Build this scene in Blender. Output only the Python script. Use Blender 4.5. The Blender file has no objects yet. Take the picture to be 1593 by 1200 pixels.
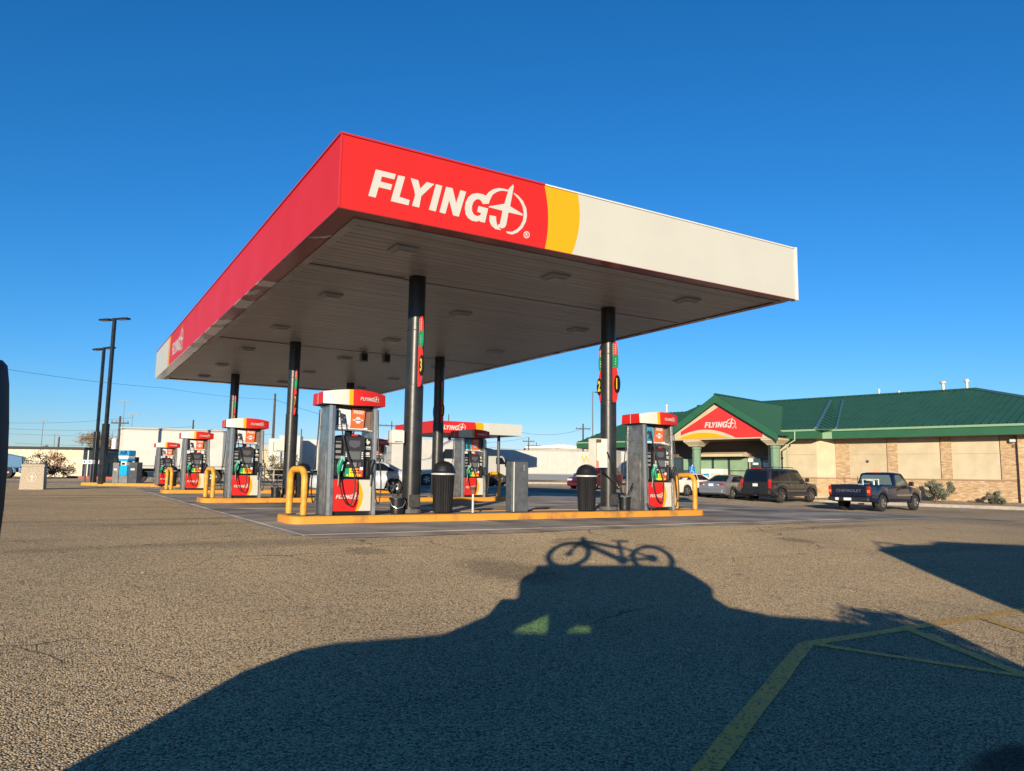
import bpy, bmesh, math, random
from mathutils import Vector, Matrix, Euler
random.seed(7)
PI = math.pi; R = math.radians
sc = bpy.context.scene
COL = sc.collection
# ------------------------------------------------------------------ camera
CAMP = Vector((-3.3081, -10.6183, 0.832)); YAW, PITCH, ROLL, F = 1.0279, 0.1193, 0.0144, 1155.87
CXP = 796.5
d_ = Vector((math.cos(PITCH)*math.cos(YAW), math.cos(PITCH)*math.sin(YAW), math.sin(PITCH)))
r_ = Vector((math.sin(YAW), -math.cos(YAW), 0)); u_ = r_.cross(d_)
r2 = r_*math.cos(ROLL)+u_*math.sin(ROLL); u2 = -r_*math.sin(ROLL)+u_*math.cos(ROLL)
cam = bpy.data.objects.new('camera', bpy.data.cameras.new('camera')); COL.objects.link(cam)
m = Matrix((r2, u2, -d_)).transposed().to_4x4(); m.translation = CAMP
cam.matrix_world = m
cam.data.sensor_width = 36; cam.data.lens = 36*F/1593; cam.data.clip_start = .05; cam.data.clip_end = 6000
sc.camera = cam
# ------------------------------------------------------------------ light
SUN_EL = R(12.2); SUN_AZ = R(50.4)       # azimuth the light travels towards
w = bpy.data.worlds.new('World'); sc.world = w; w.use_nodes = True
nt = w.node_tree; bg = nt.nodes['Background']
sky = nt.nodes.new('ShaderNodeTexSky'); sky.sky_type = 'NISHITA'; sky.sun_disc = False
sky.sun_elevation = SUN_EL; sky.sun_rotation = R(90)-(SUN_AZ+PI); sky.air_density = 1.0; sky.dust_density = 0.1; sky.ozone_density = 3.0
hs = nt.nodes.new('ShaderNodeHueSaturation'); hs.inputs['Saturation'].default_value = 1.06; mt = nt.nodes.new('ShaderNodeMix'); mt.data_type = 'RGBA'; mt.blend_type = 'MULTIPLY'; mt.inputs[0].default_value = 1; mt.inputs[7].default_value = (.64, .95, 1.2, 1); nt.links.new(sky.outputs[0], mt.inputs[6]); nt.links.new(mt.outputs[2], hs.inputs['Color']); sx_ = nt.nodes.new('ShaderNodeSeparateColor'); cx_ = nt.nodes.new('ShaderNodeCombineColor'); nt.links.new(hs.outputs[0], sx_.inputs[0]); pw_ = nt.nodes.new('ShaderNodeMath'); pw_.operation = 'POWER'; pw_.inputs[1].default_value = 1.45; nt.links.new(sx_.outputs[0], pw_.inputs[0])
for k_, (so_, g_) in enumerate(((pw_.outputs[0], .62), (sx_.outputs[1], .91), (sx_.outputs[2], 1.07))):
    mu_ = nt.nodes.new('ShaderNodeMath'); mu_.operation = 'MULTIPLY'; mu_.inputs[1].default_value = g_; nt.links.new(so_, mu_.inputs[0]); nt.links.new(mu_.outputs[0], cx_.inputs[k_])
nt.links.new(cx_.outputs[0], bg.inputs[0]); bg.inputs[1].default_value = 0.096
sl = bpy.data.lights.new('sun', 'SUN'); sl.energy = 5.0; sl.angle = R(0.35); sl.color = (1, .86, .66)
sun = bpy.data.objects.new('sun', sl); COL.objects.link(sun)
sun.rotation_euler = Vector((math.cos(SUN_AZ)*math.cos(SUN_EL), math.sin(SUN_AZ)*math.cos(SUN_EL), -math.sin(SUN_EL))).to_track_quat('-Z', 'Y').to_euler()
sun.location = (-30, -40, 20)
vs = sc.view_settings; vs.view_transform = 'Standard'; vs.look = 'None'; vs.gamma = 1; vs.use_curve_mapping = False
vs.exposure = 0.42
# ------------------------------------------------------------------ helpers
def ss(x): x = min(1, max(0, x)); return x*x*(3-2*x)
def gz(x, y):                      # height of the lot: level forecourt, falling towards the camera and the shop
    a = ss((x-14)/14)*(1-.85*ss((y-14)/20)); b = 1-ss((y+7.5)/8.5)
    return -.09-.51*a-.28*b*(1-a)
def at(px, D):                     # ground plan point D metres ahead, in the direction of photo column px
    lat = (px-CXP+1.9)/F*.993*D
    return (CAMP.x+D*math.cos(YAW)+lat*math.sin(YAW), CAMP.y+D*math.sin(YAW)-lat*math.cos(YAW))
def zh(px, py, D): return CAMP.z+(738.6+.0144*(px-CXP)-py)/F*D
def mat(name, col, rough=.6, metal=0., noise=0., ns=8., bump=0., bs=60., coat=0., spec=.5, emit=None, col2=None, alpha=None, nd=4):
    M = bpy.data.materials.get(name)
    if M: return M
    M = bpy.data.materials.new(name); M.use_nodes = True
    N = M.node_tree; b = N.nodes['Principled BSDF']; L = N.links
    b.inputs['Base Color'].default_value = (*col, 1); b.inputs['Roughness'].default_value = rough
    b.inputs['Metallic'].default_value = metal; b.inputs['Coat Weight'].default_value = coat; b.inputs['Coat Roughness'].default_value = .08
    b.inputs['Specular IOR Level'].default_value = spec
    if emit: b.inputs['Emission Color'].default_value = (*col, 1); b.inputs['Emission Strength'].default_value = emit
    tc = N.nodes.new('ShaderNodeTexCoord')
    if noise or col2:
        n = N.nodes.new('ShaderNodeTexNoise'); n.inputs['Scale'].default_value = ns; n.inputs['Detail'].default_value = nd
        L.new(tc.outputs['Object'], n.inputs['Vector'])
        rp = N.nodes.new('ShaderNodeValToRGB'); c2 = col2 or tuple(c*(1-noise) for c in col)
        c1 = col if col2 else tuple(min(1, c*(1+noise*.6)) for c in col)
        rp.color_ramp.elements[0].position = .35 if not col2 else .30; rp.color_ramp.elements[1].position = .65 if not col2 else .46
        rp.color_ramp.elements[0].color = (*c2, 1); rp.color_ramp.elements[1].color = (*c1, 1)
        L.new(n.outputs[0], rp.inputs[0]); L.new(rp.outputs[0], b.inputs['Base Color'])
        mr = N.nodes.new('ShaderNodeMapRange'); mr.inputs[3].default_value = rough*1.15; mr.inputs[4].default_value = rough*.85
        L.new(n.outputs[0], mr.inputs[0]); L.new(mr.outputs[0], b.inputs['Roughness'])
    if bump:
        n2 = N.nodes.new('ShaderNodeTexNoise'); n2.inputs['Scale'].default_value = bs; n2.inputs['Detail'].default_value = 3
        L.new(tc.outputs['Object'], n2.inputs['Vector'])
        bp = N.nodes.new('ShaderNodeBump'); bp.inputs['Strength'].default_value = bump; bp.inputs['Distance'].default_value = .02
        L.new(n2.outputs[0], bp.inputs['Height']); L.new(bp.outputs[0], b.inputs['Normal'])
    return M
class MB:
    def __init__(s): s.v = []; s.f = []; s.m = []
    def add(s, vs_, fs, mi=0):
        o = len(s.v); s.v += [tuple(v) for v in vs_]
        for f in fs: s.f.append([i+o for i in f]); s.m.append(mi)
        return s
    def box(s, x0, x1, y0, y1, z0, z1, mi=0, M=None):
        vs_ = [Vector(p) for p in ((x0,y0,z0),(x1,y0,z0),(x1,y1,z0),(x0,y1,z0),(x0,y0,z1),(x1,y0,z1),(x1,y1,z1),(x0,y1,z1))]
        if M is not None: vs_ = [M @ v for v in vs_]
        return s.add(vs_, [(0,3,2,1),(4,5,6,7),(0,1,5,4),(1,2,6,5),(2,3,7,6),(3,0,4,7)], mi)
    def bbox(s, x0, x1, y0, y1, z0, z1, b=.01, mi=0):     # bevelled box
        def ring(z, i): return [(x0+i, y0+i+b, z), (x0+i+b, y0+i, z), (x1-i-b, y0+i, z), (x1-i, y0+i+b, z), (x1-i, y1-i-b, z), (x1-i-b, y1-i, z), (x0+i+b, y1-i, z), (x0+i, y1-i-b, z)]
        rs = [ring(z0, b), ring(z0+b, 0), ring(z1-b, 0), ring(z1, b)]
        o = [p for r in rs for p in r]; fs = [tuple(range(7, -1, -1)), tuple(range(24, 32))]
        for k in range(3):
            for i in range(8): j = (i+1) % 8; fs.append((k*8+i, k*8+j, k*8+8+j, k*8+8+i))
        return s.add(o, fs, mi)
    def loft(s, rings, mi=0, close=True, cap=True):
        n = len(rings[0]); o = [p for r in rings for p in r]; fs = []
        for k in range(len(rings)-1):
            for i in range(n if close else n-1):
                j = (i+1) % n; fs.append((k*n+i, k*n+j, (k+1)*n+j, (k+1)*n+i))
        if cap: fs.append(tuple(range(n-1, -1, -1))); fs.append(tuple(range((len(rings)-1)*n, len(rings)*n)))
        return s.add(o, fs, mi)
    def tube(s, pts, r, n=8, mi=0, cap=True):
        pts = [Vector(p) for p in pts]; rings = []; rr = r if isinstance(r, (list, tuple)) else [r]*len(pts)
        t0 = (pts[1]-pts[0]).normalized(); a = Vector((0,0,1)) if abs(t0.z) < .9 else Vector((1,0,0)); nx = t0.cross(a).normalized()
        for i, p in enumerate(pts):
            t = (pts[min(i+1, len(pts)-1)]-pts[max(i-1, 0)]).normalized()
            nx = (nx-t*nx.dot(t)).normalized(); ny = t.cross(nx)
            rings.append([tuple(p+(nx*math.cos(2*PI*k/n)+ny*math.sin(2*PI*k/n))*rr[i]) for k in range(n)])
        return s.loft(rings, mi, True, cap)
    def lathe(s, prof, n=24, c=(0,0,0), mi=0, rib=0, cap=True):
        rings = []
        for (r, z) in prof:
            rings.append([(c[0]+(r-(rib if (k % 2) else 0))*math.cos(2*PI*k/n), c[1]+(r-(rib if (k % 2) else 0))*math.sin(2*PI*k/n), c[2]+z) for k in range(n)])
        return s.loft(rings, mi, True, cap)
    def prism(s, poly, ax, a, b, mi=0):       # poly (p,q) extruded along axis ax from a to b
        def P(p, q, h): return {'x': (h, p, q), 'y': (p, h, q), 'z': (p, q, h)}[ax]
        n = len(poly); vs_ = [P(p, q, a) for p, q in poly]+[P(p, q, b) for p, q in poly]
        fs = [tuple(range(n)), tuple(range(2*n-1, n-1, -1))]+[(i, i+n, (i+1) % n+n, (i+1) % n) for i in range(n)]
        return s.add(vs_, fs, mi)
    def build(s, name, mats, parent=None, smooth=0, recalc=True):
        me = bpy.data.meshes.new(name); me.from_pydata(s.v, [], s.f); me.validate()
        if not isinstance(mats, (list, tuple)): mats = [mats]
        for M in mats: me.materials.append(M)
        if len(s.m) == len(me.polygons): me.polygons.foreach_set('material_index', s.m)
        if recalc:
            bm = bmesh.new(); bm.from_mesh(me); bmesh.ops.recalc_face_normals(bm, faces=bm.faces); bm.to_mesh(me); bm.free()
        if smooth:
            me.shade_smooth(); me.set_sharp_from_angle(angle=R(smooth))
        o = bpy.data.objects.new(name, me); COL.objects.link(o)
        if parent: o.parent = parent
        return o
def tag(o, label=None, cat=None, group=None, kind=None):
    if label: o['label'] = label
    if cat: o['category'] = cat
    if group: o['group'] = group
    if kind: o['kind'] = kind
    return o
def thing(name, label, cat, loc=(0,0,0), rz=0, group=None):
    o = bpy.data.objects.new(name, None); COL.objects.link(o); o.location = loc; o.rotation_euler = (0,0,rz); o.empty_display_size = .2
    return tag(o, label, cat, group)
def kids(o): return [c for c in bpy.data.objects if c.parent == o]
def dup(o, loc=None, rz=None, label=None, parent=None, skip=()):
    c = o.copy(); COL.objects.link(c)
    if parent is not None: c.parent = parent
    if loc is not None: c.location = loc
    if rz is not None: c.rotation_euler = (0,0,rz)
    if label: c['label'] = label
    for k in kids(o):
        if k.name.split('.')[0] in skip: continue
        dup(k, parent=c)
    return c
def text(name, s, size, M, parent, loc, rot, ext=.002, off=0., align='CENTER', shear=0., sx=1.):
    cu = bpy.data.curves.new(name, 'FONT'); cu.body = s; cu.size = size; cu.extrude = ext; cu.offset = off; cu.align_x = align; cu.align_y = 'CENTER'; cu.shear = shear; cu.resolution_u = 3
    t = bpy.data.objects.new(name+'_tmp', cu); COL.objects.link(t)
    bpy.context.view_layer.update()
    me = bpy.data.meshes.new_from_object(t.evaluated_get(bpy.context.evaluated_depsgraph_get())); bpy.data.objects.remove(t)
    me.materials.clear(); me.materials.append(M); me.name = name
    o = bpy.data.objects.new(name, me); COL.objects.link(o); o.parent = parent; o.location = loc; o.rotation_euler = rot; o.scale = (sx, 1, 1)
    return o
FACE_NY = (PI/2, 0, 0)        # upright, read from -Y
FACE_NX = (PI/2, 0, -PI/2)    # upright, read from -X
def frac(x): return x-math.floor(x)
# ------------------------------------------------------------------ shared materials
RED = mat('red_paint', (.60, .018, .014), .5, noise=.04, ns=.8, spec=.35)
YEL = mat('yellow_band', (.72, .36, .0), .45)
WHT = mat('white_panel', (.55, .535, .455), .45, noise=.03, ns=1)
WLOGO = mat('white_logo', (.56, .54, .47), .5)
CAP = mat('white_trim_metal', (.7, .69, .65), .35)
YC = mat('yellow_kerb_paint', (.66, .28, .03), .7, col2=(.30, .15, .045), noise=.4, ns=2.2, bump=.5, bs=30, nd=8)
BLK = mat('black_plastic', (.014, .014, .016), .38, noise=.3, ns=12)
STEEL = mat('brushed_steel', (.42, .41, .38), .38, .85, noise=.3, ns=6)
STEELB = mat('bright_steel_edge', (.62, .6, .55), .3, .75, noise=.12, ns=9)
COLM = mat('black_column_paint', (.022, .022, .021), .36, noise=.4, ns=3, bump=.08, bs=9)
RUB = mat('black_rubber', (.016, .015, .015), .55)
TYRE = mat('tyre_rubber', (.03, .028, .026), .8, noise=.4, ns=20)
ALU = mat('wheel_alloy', (.55, .54, .52), .3, .8)
GLS = mat('dark_tinted_glass', (.006, .010, .018), .08, spec=.35)
GLC = mat('clear_greenish_glass', (.10, .14, .13), .06, coat=.5)
TAILR = mat('red_lamp_lens', (.42, .012, .012), .12, coat=.8)
AMB = mat('amber_lamp_lens', (.75, .22, .01), .2, coat=.6)
HEAD = mat('clear_lamp_lens', (.6, .6, .58), .12, coat=.8)
PLATE = mat('white_plate', (.72, .72, .7), .5)
DGREY = mat('grey_painted_metal', (.075, .08, .085), .5, noise=.25, ns=5)
MGREY = mat('mid_grey_metal', (.2, .2, .2), .5, noise=.2, ns=5)
CONC = mat('island_concrete', (.26, .235, .2), .85, noise=.3, ns=4, bump=.3, bs=30)
KERBC = mat('pale_kerb_concrete', (.42, .37, .3), .85, noise=.2, ns=3, bump=.2)
CHROME = mat('chrome', (.6, .6, .6), .15, 1.)
ORG = mat('orange_poster', (.82, .13, .025), .5)
GRN = mat('green_nozzle', (.005, .23, .13), .4)
GRNP = mat('green_print', (.01, .30, .12), .5)
PYEL = mat('yellow_print', (.85, .62, .02), .5)
TRK = mat('white_trailer_skin', (.50, .485, .435), .45, noise=.05, ns=2)
NAVY = mat('navy_stripe', (.06, .09, .17), .5)
WOOD = mat('weathered_pole_wood', (.09, .07, .05), .9, noise=.3, ns=3)
DARK = mat('near_black_paint', (.008, .008, .01), .5)
LOGO={
'F':[(0.233,1.000),(0.969,0.998),(0.916,0.796),(0.459,0.798),(0.422,0.609),(0.848,0.598),(0.800,0.387),(0.360,0.393),(0.266,0.000),(0.000,0.011)],
'L':[(1.051,0.978),(1.314,0.982),(1.127,0.215),(1.512,0.176),(1.477,-0.022),(0.811,-0.004)],
'Y':[(1.523,0.985),(1.815,0.965),(1.899,0.679),(2.138,0.976),(2.435,0.963),(1.945,0.413),(1.879,-0.020),(1.604,-0.009),(1.710,0.400),(1.670,0.580)],
'I':[(2.499,0.976),(2.754,0.969),(2.519,-0.037),(2.253,-0.022)],
'N':[(2.905,0.969),(3.167,0.969),(3.321,0.446),(3.481,0.965),(3.723,0.960),(3.444,-0.044),(3.209,-0.040),(3.042,0.492),(2.901,-0.044),(2.662,-0.033)],
'G':[(4.547,0.987),(4.396,1.011),(4.178,1.007),(3.963,0.923),(3.807,0.767),(3.705,0.549),(3.679,0.323),(3.716,0.112),(3.811,-0.015),(3.987,-0.092),(4.176,-0.088),(4.299,-0.026),(4.310,-0.062),(4.527,-0.062),(4.653,0.510),(4.242,0.525),(4.193,0.292),(4.356,0.277),(4.319,0.182),(4.198,0.127),(4.062,0.156),(3.978,0.286),(3.974,0.457),(4.037,0.644),(4.156,0.763),(4.292,0.782),(4.374,0.714),(4.426,0.637),(4.677,0.697),(4.716,0.835),(4.835,1.086),(5.029,1.240),(5.222,1.325),(5.505,1.352),(5.541,1.409),(5.363,1.426),(5.081,1.396),(4.859,1.303),(4.668,1.149)],
'plane':[(5.725,1.690),(5.747,1.574),(5.602,0.791),(6.167,0.600),(6.160,0.534),(5.534,0.536),(5.444,0.029),(5.376,-0.086),(5.251,-0.147),(5.110,-0.105),(5.079,-0.037),(5.163,0.011),(5.270,0.547),(4.679,0.565),(4.679,0.602),(5.345,0.835),(5.538,1.477),(5.618,1.571)],
'hook':[(4.719,0.266),(4.996,0.273),(5.009,0.095),(5.053,-0.048),(5.224,-0.215),(4.971,-0.218),(4.804,-0.119),(4.712,0.037)],
'ring':[(5.758,1.358),(5.967,1.277),(6.174,1.114),(6.325,0.862),(6.363,0.587),(6.316,0.323),(6.160,0.037),(5.934,-0.182),(5.705,-0.297),(5.505,-0.288),(5.435,-0.226),(5.703,-0.189),(5.903,-0.062),(6.073,0.123),(6.185,0.374),(6.211,0.633),(6.154,0.905),(6.000,1.130),(5.760,1.314)],
'reg':[(6.495,-0.160),(6.484,-0.218),(6.455,-0.268),(6.409,-0.308),(6.356,-0.327),(6.301,-0.325),(6.257,-0.303),(6.226,-0.264),(6.213,-0.213),(6.224,-0.158),(6.253,-0.105),(6.299,-0.068),(6.352,-0.046),(6.407,-0.048),(6.451,-0.070),(6.484,-0.110)],
}  # unit: letter height; placed at x0=0.458 z0=5.064 h=0.455

def earpoly(pts):
    from mathutils.geometry import tessellate_polygon
    return [list(t) for t in tessellate_polygon([[Vector((x, z, 0)) for x, z in pts]])]
LOGO_ME = None
def logo_mesh():
    global LOGO_ME
    if LOGO_ME: return LOGO_ME
    mb = MB()
    for k, pts in LOGO.items():
        if k == 'reg': 
            c = (sum(p[0] for p in pts)/len(pts), sum(p[1] for p in pts)/len(pts))
            inn = [(c[0]+(x-c[0])*.72, c[1]+(z-c[1])*.72) for x, z in pts]; n = len(pts)
            mb.add([(x, 0, z) for x, z in pts+inn], [(i, (i+1) % n, (i+1) % n+n, i+n) for i in range(n)])
            for (a, b, cc, d) in ((-.05,-.02,-.08,.08),(-.02,.04,.04,.08),(-.02,.04,-.02,.02),(.02,.05,-.08,-.02)):
                mb.add([(c[0]+a,0,c[1]+cc),(c[0]+b,0,c[1]+cc),(c[0]+b,0,c[1]+d),(c[0]+a,0,c[1]+d)], [(0,1,2,3)])
            continue
        mb.add([(x, 0, z) for x, z in pts], earpoly(pts))
    me = bpy.data.meshes.new('logo'); me.from_pydata(mb.v, [], mb.f); me.materials.append(WLOGO)
    LOGO_ME = me; return me
def logo(parent, loc, h, rz=0, tilt=0):
    o = bpy.data.objects.new('logo', logo_mesh()); COL.objects.link(o); o.parent = parent; o.location = loc; o.scale = (h, h, h); o.rotation_euler = (tilt, 0, rz)
    return o
# ------------------------------------------------------------------ ground
def ground_material():
    M = bpy.data.materials.new('aggregate_asphalt'); M.use_nodes = True; N = M.node_tree; L = N.links; b = N.nodes['Principled BSDF']
    g = N.nodes.new('ShaderNodeNewGeometry'); P_ = g.outputs['Position']
    def noise(s, det=3, ro=.55):
        n = N.nodes.new('ShaderNodeTexNoise'); n.inputs['Scale'].default_value = s; n.inputs['Detail'].default_value = det; n.inputs['Roughness'].default_value = ro
        L.new(P_, n.inputs['Vector']); return n.outputs[0]
    def ramp(src, *el):
        r = N.nodes.new('ShaderNodeValToRGB'); L.new(src, r.inputs[0]); e = r.color_ramp.elements
        e[0].position = el[0][0]; e[0].color = (*el[0][1], 1); e[1].position = el[1][0]; e[1].color = (*el[1][1], 1)
        for p, c in el[2:]: q = e.new(p); q.color = (*c, 1)
        return r.outputs[0]
    def mix(fac, a, c, mode='MIX'):
        x = N.nodes.new('ShaderNodeMix'); x.data_type = 'RGBA'; x.blend_type = mode
        for sock, val in ((0, fac), (6, a), (7, c)):
            if hasattr(val, 'links'): L.new(val, x.inputs[sock])
            else: x.inputs[sock].default_value = val if sock == 0 else (*val, 1)
        return x.outputs[2]
    v = N.nodes.new('ShaderNodeTexVoronoi'); v.inputs['Scale'].default_value = 88; L.new(P_, v.inputs['Vector'])
    sep = N.nodes.new('ShaderNodeSeparateColor'); L.new(v.outputs['Color'], sep.inputs[0])
    stone = ramp(sep.outputs[0], (0, (.16, .12, .085)), (1, (1., .83, .53)), (.18, (.42, .335, .21)), (.55, (.74, .58, .365)), (.85, (.90, .71, .45)))
    gap = ramp(v.outputs['Distance'], (.42, (1, 1, 1)), (.92, (.22, .2, .18)))
    c = mix(1., stone, gap, 'MULTIPLY')
    big = ramp(noise(.45, 5), (.3, (.95, .94, .93)), (.7, (1.22, 1.19, 1.14)))
    c = mix(1., c, big, 'MULTIPLY')
    mp = N.nodes.new('ShaderNodeMapping'); mp.inputs['Scale'].default_value = (.16, 1.1, 1); mp.inputs['Rotation'].default_value = (0, 0, R(22)); L.new(P_, mp.inputs[0])
    st = N.nodes.new('ShaderNodeTexNoise'); st.inputs['Scale'].default_value = .75; st.inputs['Detail'].default_value = 5; L.new(mp.outputs[0], st.inputs['Vector'])
    sp = N.nodes.new('ShaderNodeSeparateXYZ'); L.new(P_, sp.inputs[0])
    mr = N.nodes.new('ShaderNodeMapRange'); mr.inputs[1].default_value = -7; mr.inputs[2].default_value = 1; L.new(sp.outputs[1], mr.inputs[0])
    stn = ramp(st.outputs[0], (.56, (0, 0, 0)), (.70, (1, 1, 1)))
    fm = N.nodes.new('ShaderNodeMath'); fm.operation = 'MULTIPLY'; L.new(stn, fm.inputs[0]); L.new(mr.outputs[0], fm.inputs[1])
    f2 = N.nodes.new('ShaderNodeMath'); f2.operation = 'MULTIPLY'; f2.inputs[1].default_value = .6; L.new(fm.outputs[0], f2.inputs[0])
    c = mix(f2.outputs[0], c, (.11, .09, .07))
    wq_ = N.nodes.new('ShaderNodeTexNoise'); wq_.inputs['Scale'].default_value = 3; wq_.inputs['Detail'].default_value = 4; L.new(P_, wq_.inputs['Vector']); wv = N.nodes.new('ShaderNodeVectorMath'); wv.operation = 'MULTIPLY_ADD'; L.new(wq_.outputs['Color'], wv.inputs[0]); wv.inputs[1].default_value = (.22, .22, 0); wv.inputs[2].default_value = (0, 0, 0); wadd = N.nodes.new('ShaderNodeVectorMath'); L.new(wv.outputs[0], wadd.inputs[0]); L.new(P_, wadd.inputs[1]); wobble = wadd.outputs[0]
    vd = N.nodes.new('ShaderNodeTexVoronoi'); vd.inputs['Scale'].default_value = 2.2; L.new(P_, vd.inputs['Vector']); dsp = N.nodes.new('ShaderNodeSeparateColor'); L.new(vd.outputs['Color'], dsp.inputs[0])
    dm = N.nodes.new('ShaderNodeMapRange'); L.new(vd.outputs['Distance'], dm.inputs[0]); dm.inputs[1].default_value = .10; dm.inputs[2].default_value = .16; dm.inputs[3].default_value = .55; dm.inputs[4].default_value = 0
    ds = ramp(dsp.outputs[0], (.80, (0, 0, 0)), (.82, (1, 1, 1))); dmul = N.nodes.new('ShaderNodeMath'); dmul.operation = 'MULTIPLY'; L.new(dm.outputs[0], dmul.inputs[0]); L.new(ds, dmul.inputs[1]); c = mix(dmul.outputs[0], c, (.05, .045, .04))
    wn = N.nodes.new('ShaderNodeTexNoise'); wn.inputs['Scale'].default_value = 1.5; wn.inputs['Detail'].default_value = 6; L.new(P_, wn.inputs['Vector']); wa = N.nodes.new('ShaderNodeMix'); wa.data_type = 'VECTOR'; wa.inputs[0].default_value = .35; L.new(P_, wa.inputs[4]); L.new(wn.outputs['Color'], wa.inputs[5])
    vc = N.nodes.new('ShaderNodeTexVoronoi'); vc.feature = 'DISTANCE_TO_EDGE'; vc.inputs['Scale'].default_value = .55; L.new(wa.outputs[1], vc.inputs['Vector'])
    cm = N.nodes.new('ShaderNodeMapRange'); L.new(vc.outputs['Distance'], cm.inputs[0]); cm.inputs[1].default_value = .0012; cm.inputs[2].default_value = .005; cm.inputs[3].default_value = .8; cm.inputs[4].default_value = 0
    cmask = ramp(noise(.35, 3), (.5, (0, 0, 0)), (.58, (1, 1, 1))); cmul = N.nodes.new('ShaderNodeMath'); cmul.operation = 'MULTIPLY'; L.new(cm.outputs[0], cmul.inputs[0]); L.new(cmask, cmul.inputs[1]); c = mix(cmul.outputs[0], c, (.03, .027, .024))
    for (cx_, cy_, sx_, sy_, k_) in ((.45, -8.74, .34, .11, .8), (1.2, -3.2, .5, .9, .35), (3.3, -1.6, .35, .5, .4), (.2, -1.4, .3, .35, .3), (7.4, -2.2, .3, .4, .35)):
        mo = N.nodes.new('ShaderNodeMapping'); mo.vector_type = 'POINT'; mo.inputs['Location'].default_value = (-cx_/sx_, -cy_/sy_, 0); mo.inputs['Scale'].default_value = (1/sx_, 1/sy_, 0); L.new(wobble, mo.inputs[0])
        ln = N.nodes.new('ShaderNodeVectorMath'); ln.operation = 'LENGTH'; L.new(mo.outputs[0], ln.inputs[0])
        mm = N.nodes.new('ShaderNodeMapRange'); L.new(ln.outputs['Value'], mm.inputs[0]); mm.inputs[1].default_value = .6; mm.inputs[2].default_value = 1.15; mm.inputs[3].default_value = k_; mm.inputs[4].default_value = 0; c = mix(mm.outputs[0], c, (.035, .03, .026))
    # shop-side driving lane: older, greyer surface
    lane = N.nodes.new('ShaderNodeMapRange'); lane.inputs[1].default_value = 9; lane.inputs[2].default_value = 17; L.new(sp.outputs[0], lane.inputs[0])
    lm = N.nodes.new('ShaderNodeMath'); lm.operation = 'MULTIPLY'; lm.inputs[1].default_value = .75; L.new(lane.outputs[0], lm.inputs[0])
    grey = ramp(noise(.3, 6), (.3, (.22, .18, .14)), (.7, (.40, .33, .255)))
    c = mix(lm.outputs[0], c, grey)
    far = N.nodes.new('ShaderNodeMapRange'); far.inputs[1].default_value = 60; far.inputs[2].default_value = 160; L.new(sp.outputs[1], far.inputs[0])
    c = mix(far.outputs[0], c, (.16, .13, .085))
    L.new(c, b.inputs['Base Color']); b.inputs['Roughness'].default_value = .9; b.inputs['Specular IOR Level'].default_value = .15; b.inputs['Diffuse Roughness'].default_value = 1.
    bp = N.nodes.new('ShaderNodeBump'); bp.inputs['Strength'].default_value = 1.; bp.inputs['Distance'].default_value = .03; bp.invert = True
    L.new(v.outputs['Distance'], bp.inputs['Height']); L.new(bp.outputs[0], b.inputs['Normal'])
    return M
def grid(name, xs, ys, M, dz=0., label=None):
    mb = MB(); n = len(xs)
    vs_ = [(x, y, gz(x, y)+dz) for y in ys for x in xs]
    fs = [(j*n+i, j*n+i+1, (j+1)*n+i+1, (j+1)*n+i) for j in range(len(ys)-1) for i in range(n-1)]
    mb.add(vs_, fs); o = mb.build(name, M, None, 60, False); o['kind'] = 'structure'; return o
xs = [-3000, -1200, -500, -200, -100, -60, -40]+[x*.8 for x in range(-40, 100)]+[90, 110, 150, 250, 600, 1500, 3000]
ys = [-3000, -1200, -500, -200, -100, -60]+[y*.8 for y in range(-50, 60)]+[55, 70, 100, 160, 300, 700, 1600, 3500]
grid('asphalt_ground', xs, ys, ground_material())
# concrete forecourt of separate slabs
SLAB = mat('stained_slab_concrete', (.38, .32, .25), .95, spec=.08, noise=.5, ns=.7, bump=.25, bs=45, nd=8)
SLAB2 = mat('paler_slab_concrete', (.45, .38, .30), .95, spec=.08, noise=.4, ns=.6, bump=.25, bs=45, nd=8)
fc = thing('forecourt', None, None); fc['kind'] = 'structure'
gx = [-.2, 4.0, 8.2, 12.4, 16.6, 20.8]; gy = [0.35, 4.3, 8.3, 12.5, 16.7, 20.9, 25.2, 29.5]
for i in range(5):
    for j in range(7):
        e = .012; x0, x1, y0, y1 = gx[i]+e, gx[i+1]-e, gy[j]+e, gy[j+1]-e; n = 5; dz = .012+random.uniform(0, .006)
        mb = MB(); X = [x0+(x1-x0)*k/n for k in range(n+1)]; Y = [y0+(y1-y0)*k/n for k in range(n+1)]
        mb.add([(x, y, gz(x, y)+dz) for y in Y for x in X], [(b*(n+1)+a, b*(n+1)+a+1, (b+1)*(n+1)+a+1, (b+1)*(n+1)+a) for b in range(n) for a in range(n)])
        per = [(x0, y0), (x1, y0), (x1, y1), (x0, y1)]
        mb.add([(x, y, gz(x, y)+dz) for x, y in per]+[(x, y, gz(x, y)-.03) for x, y in per], [(k, (k+1) % 4, (k+1) % 4+4, k+4) for k in range(4)])
        mb.build('slab', SLAB if (i*3+j*5) % 4 else SLAB2, fc, 0, False)
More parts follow.
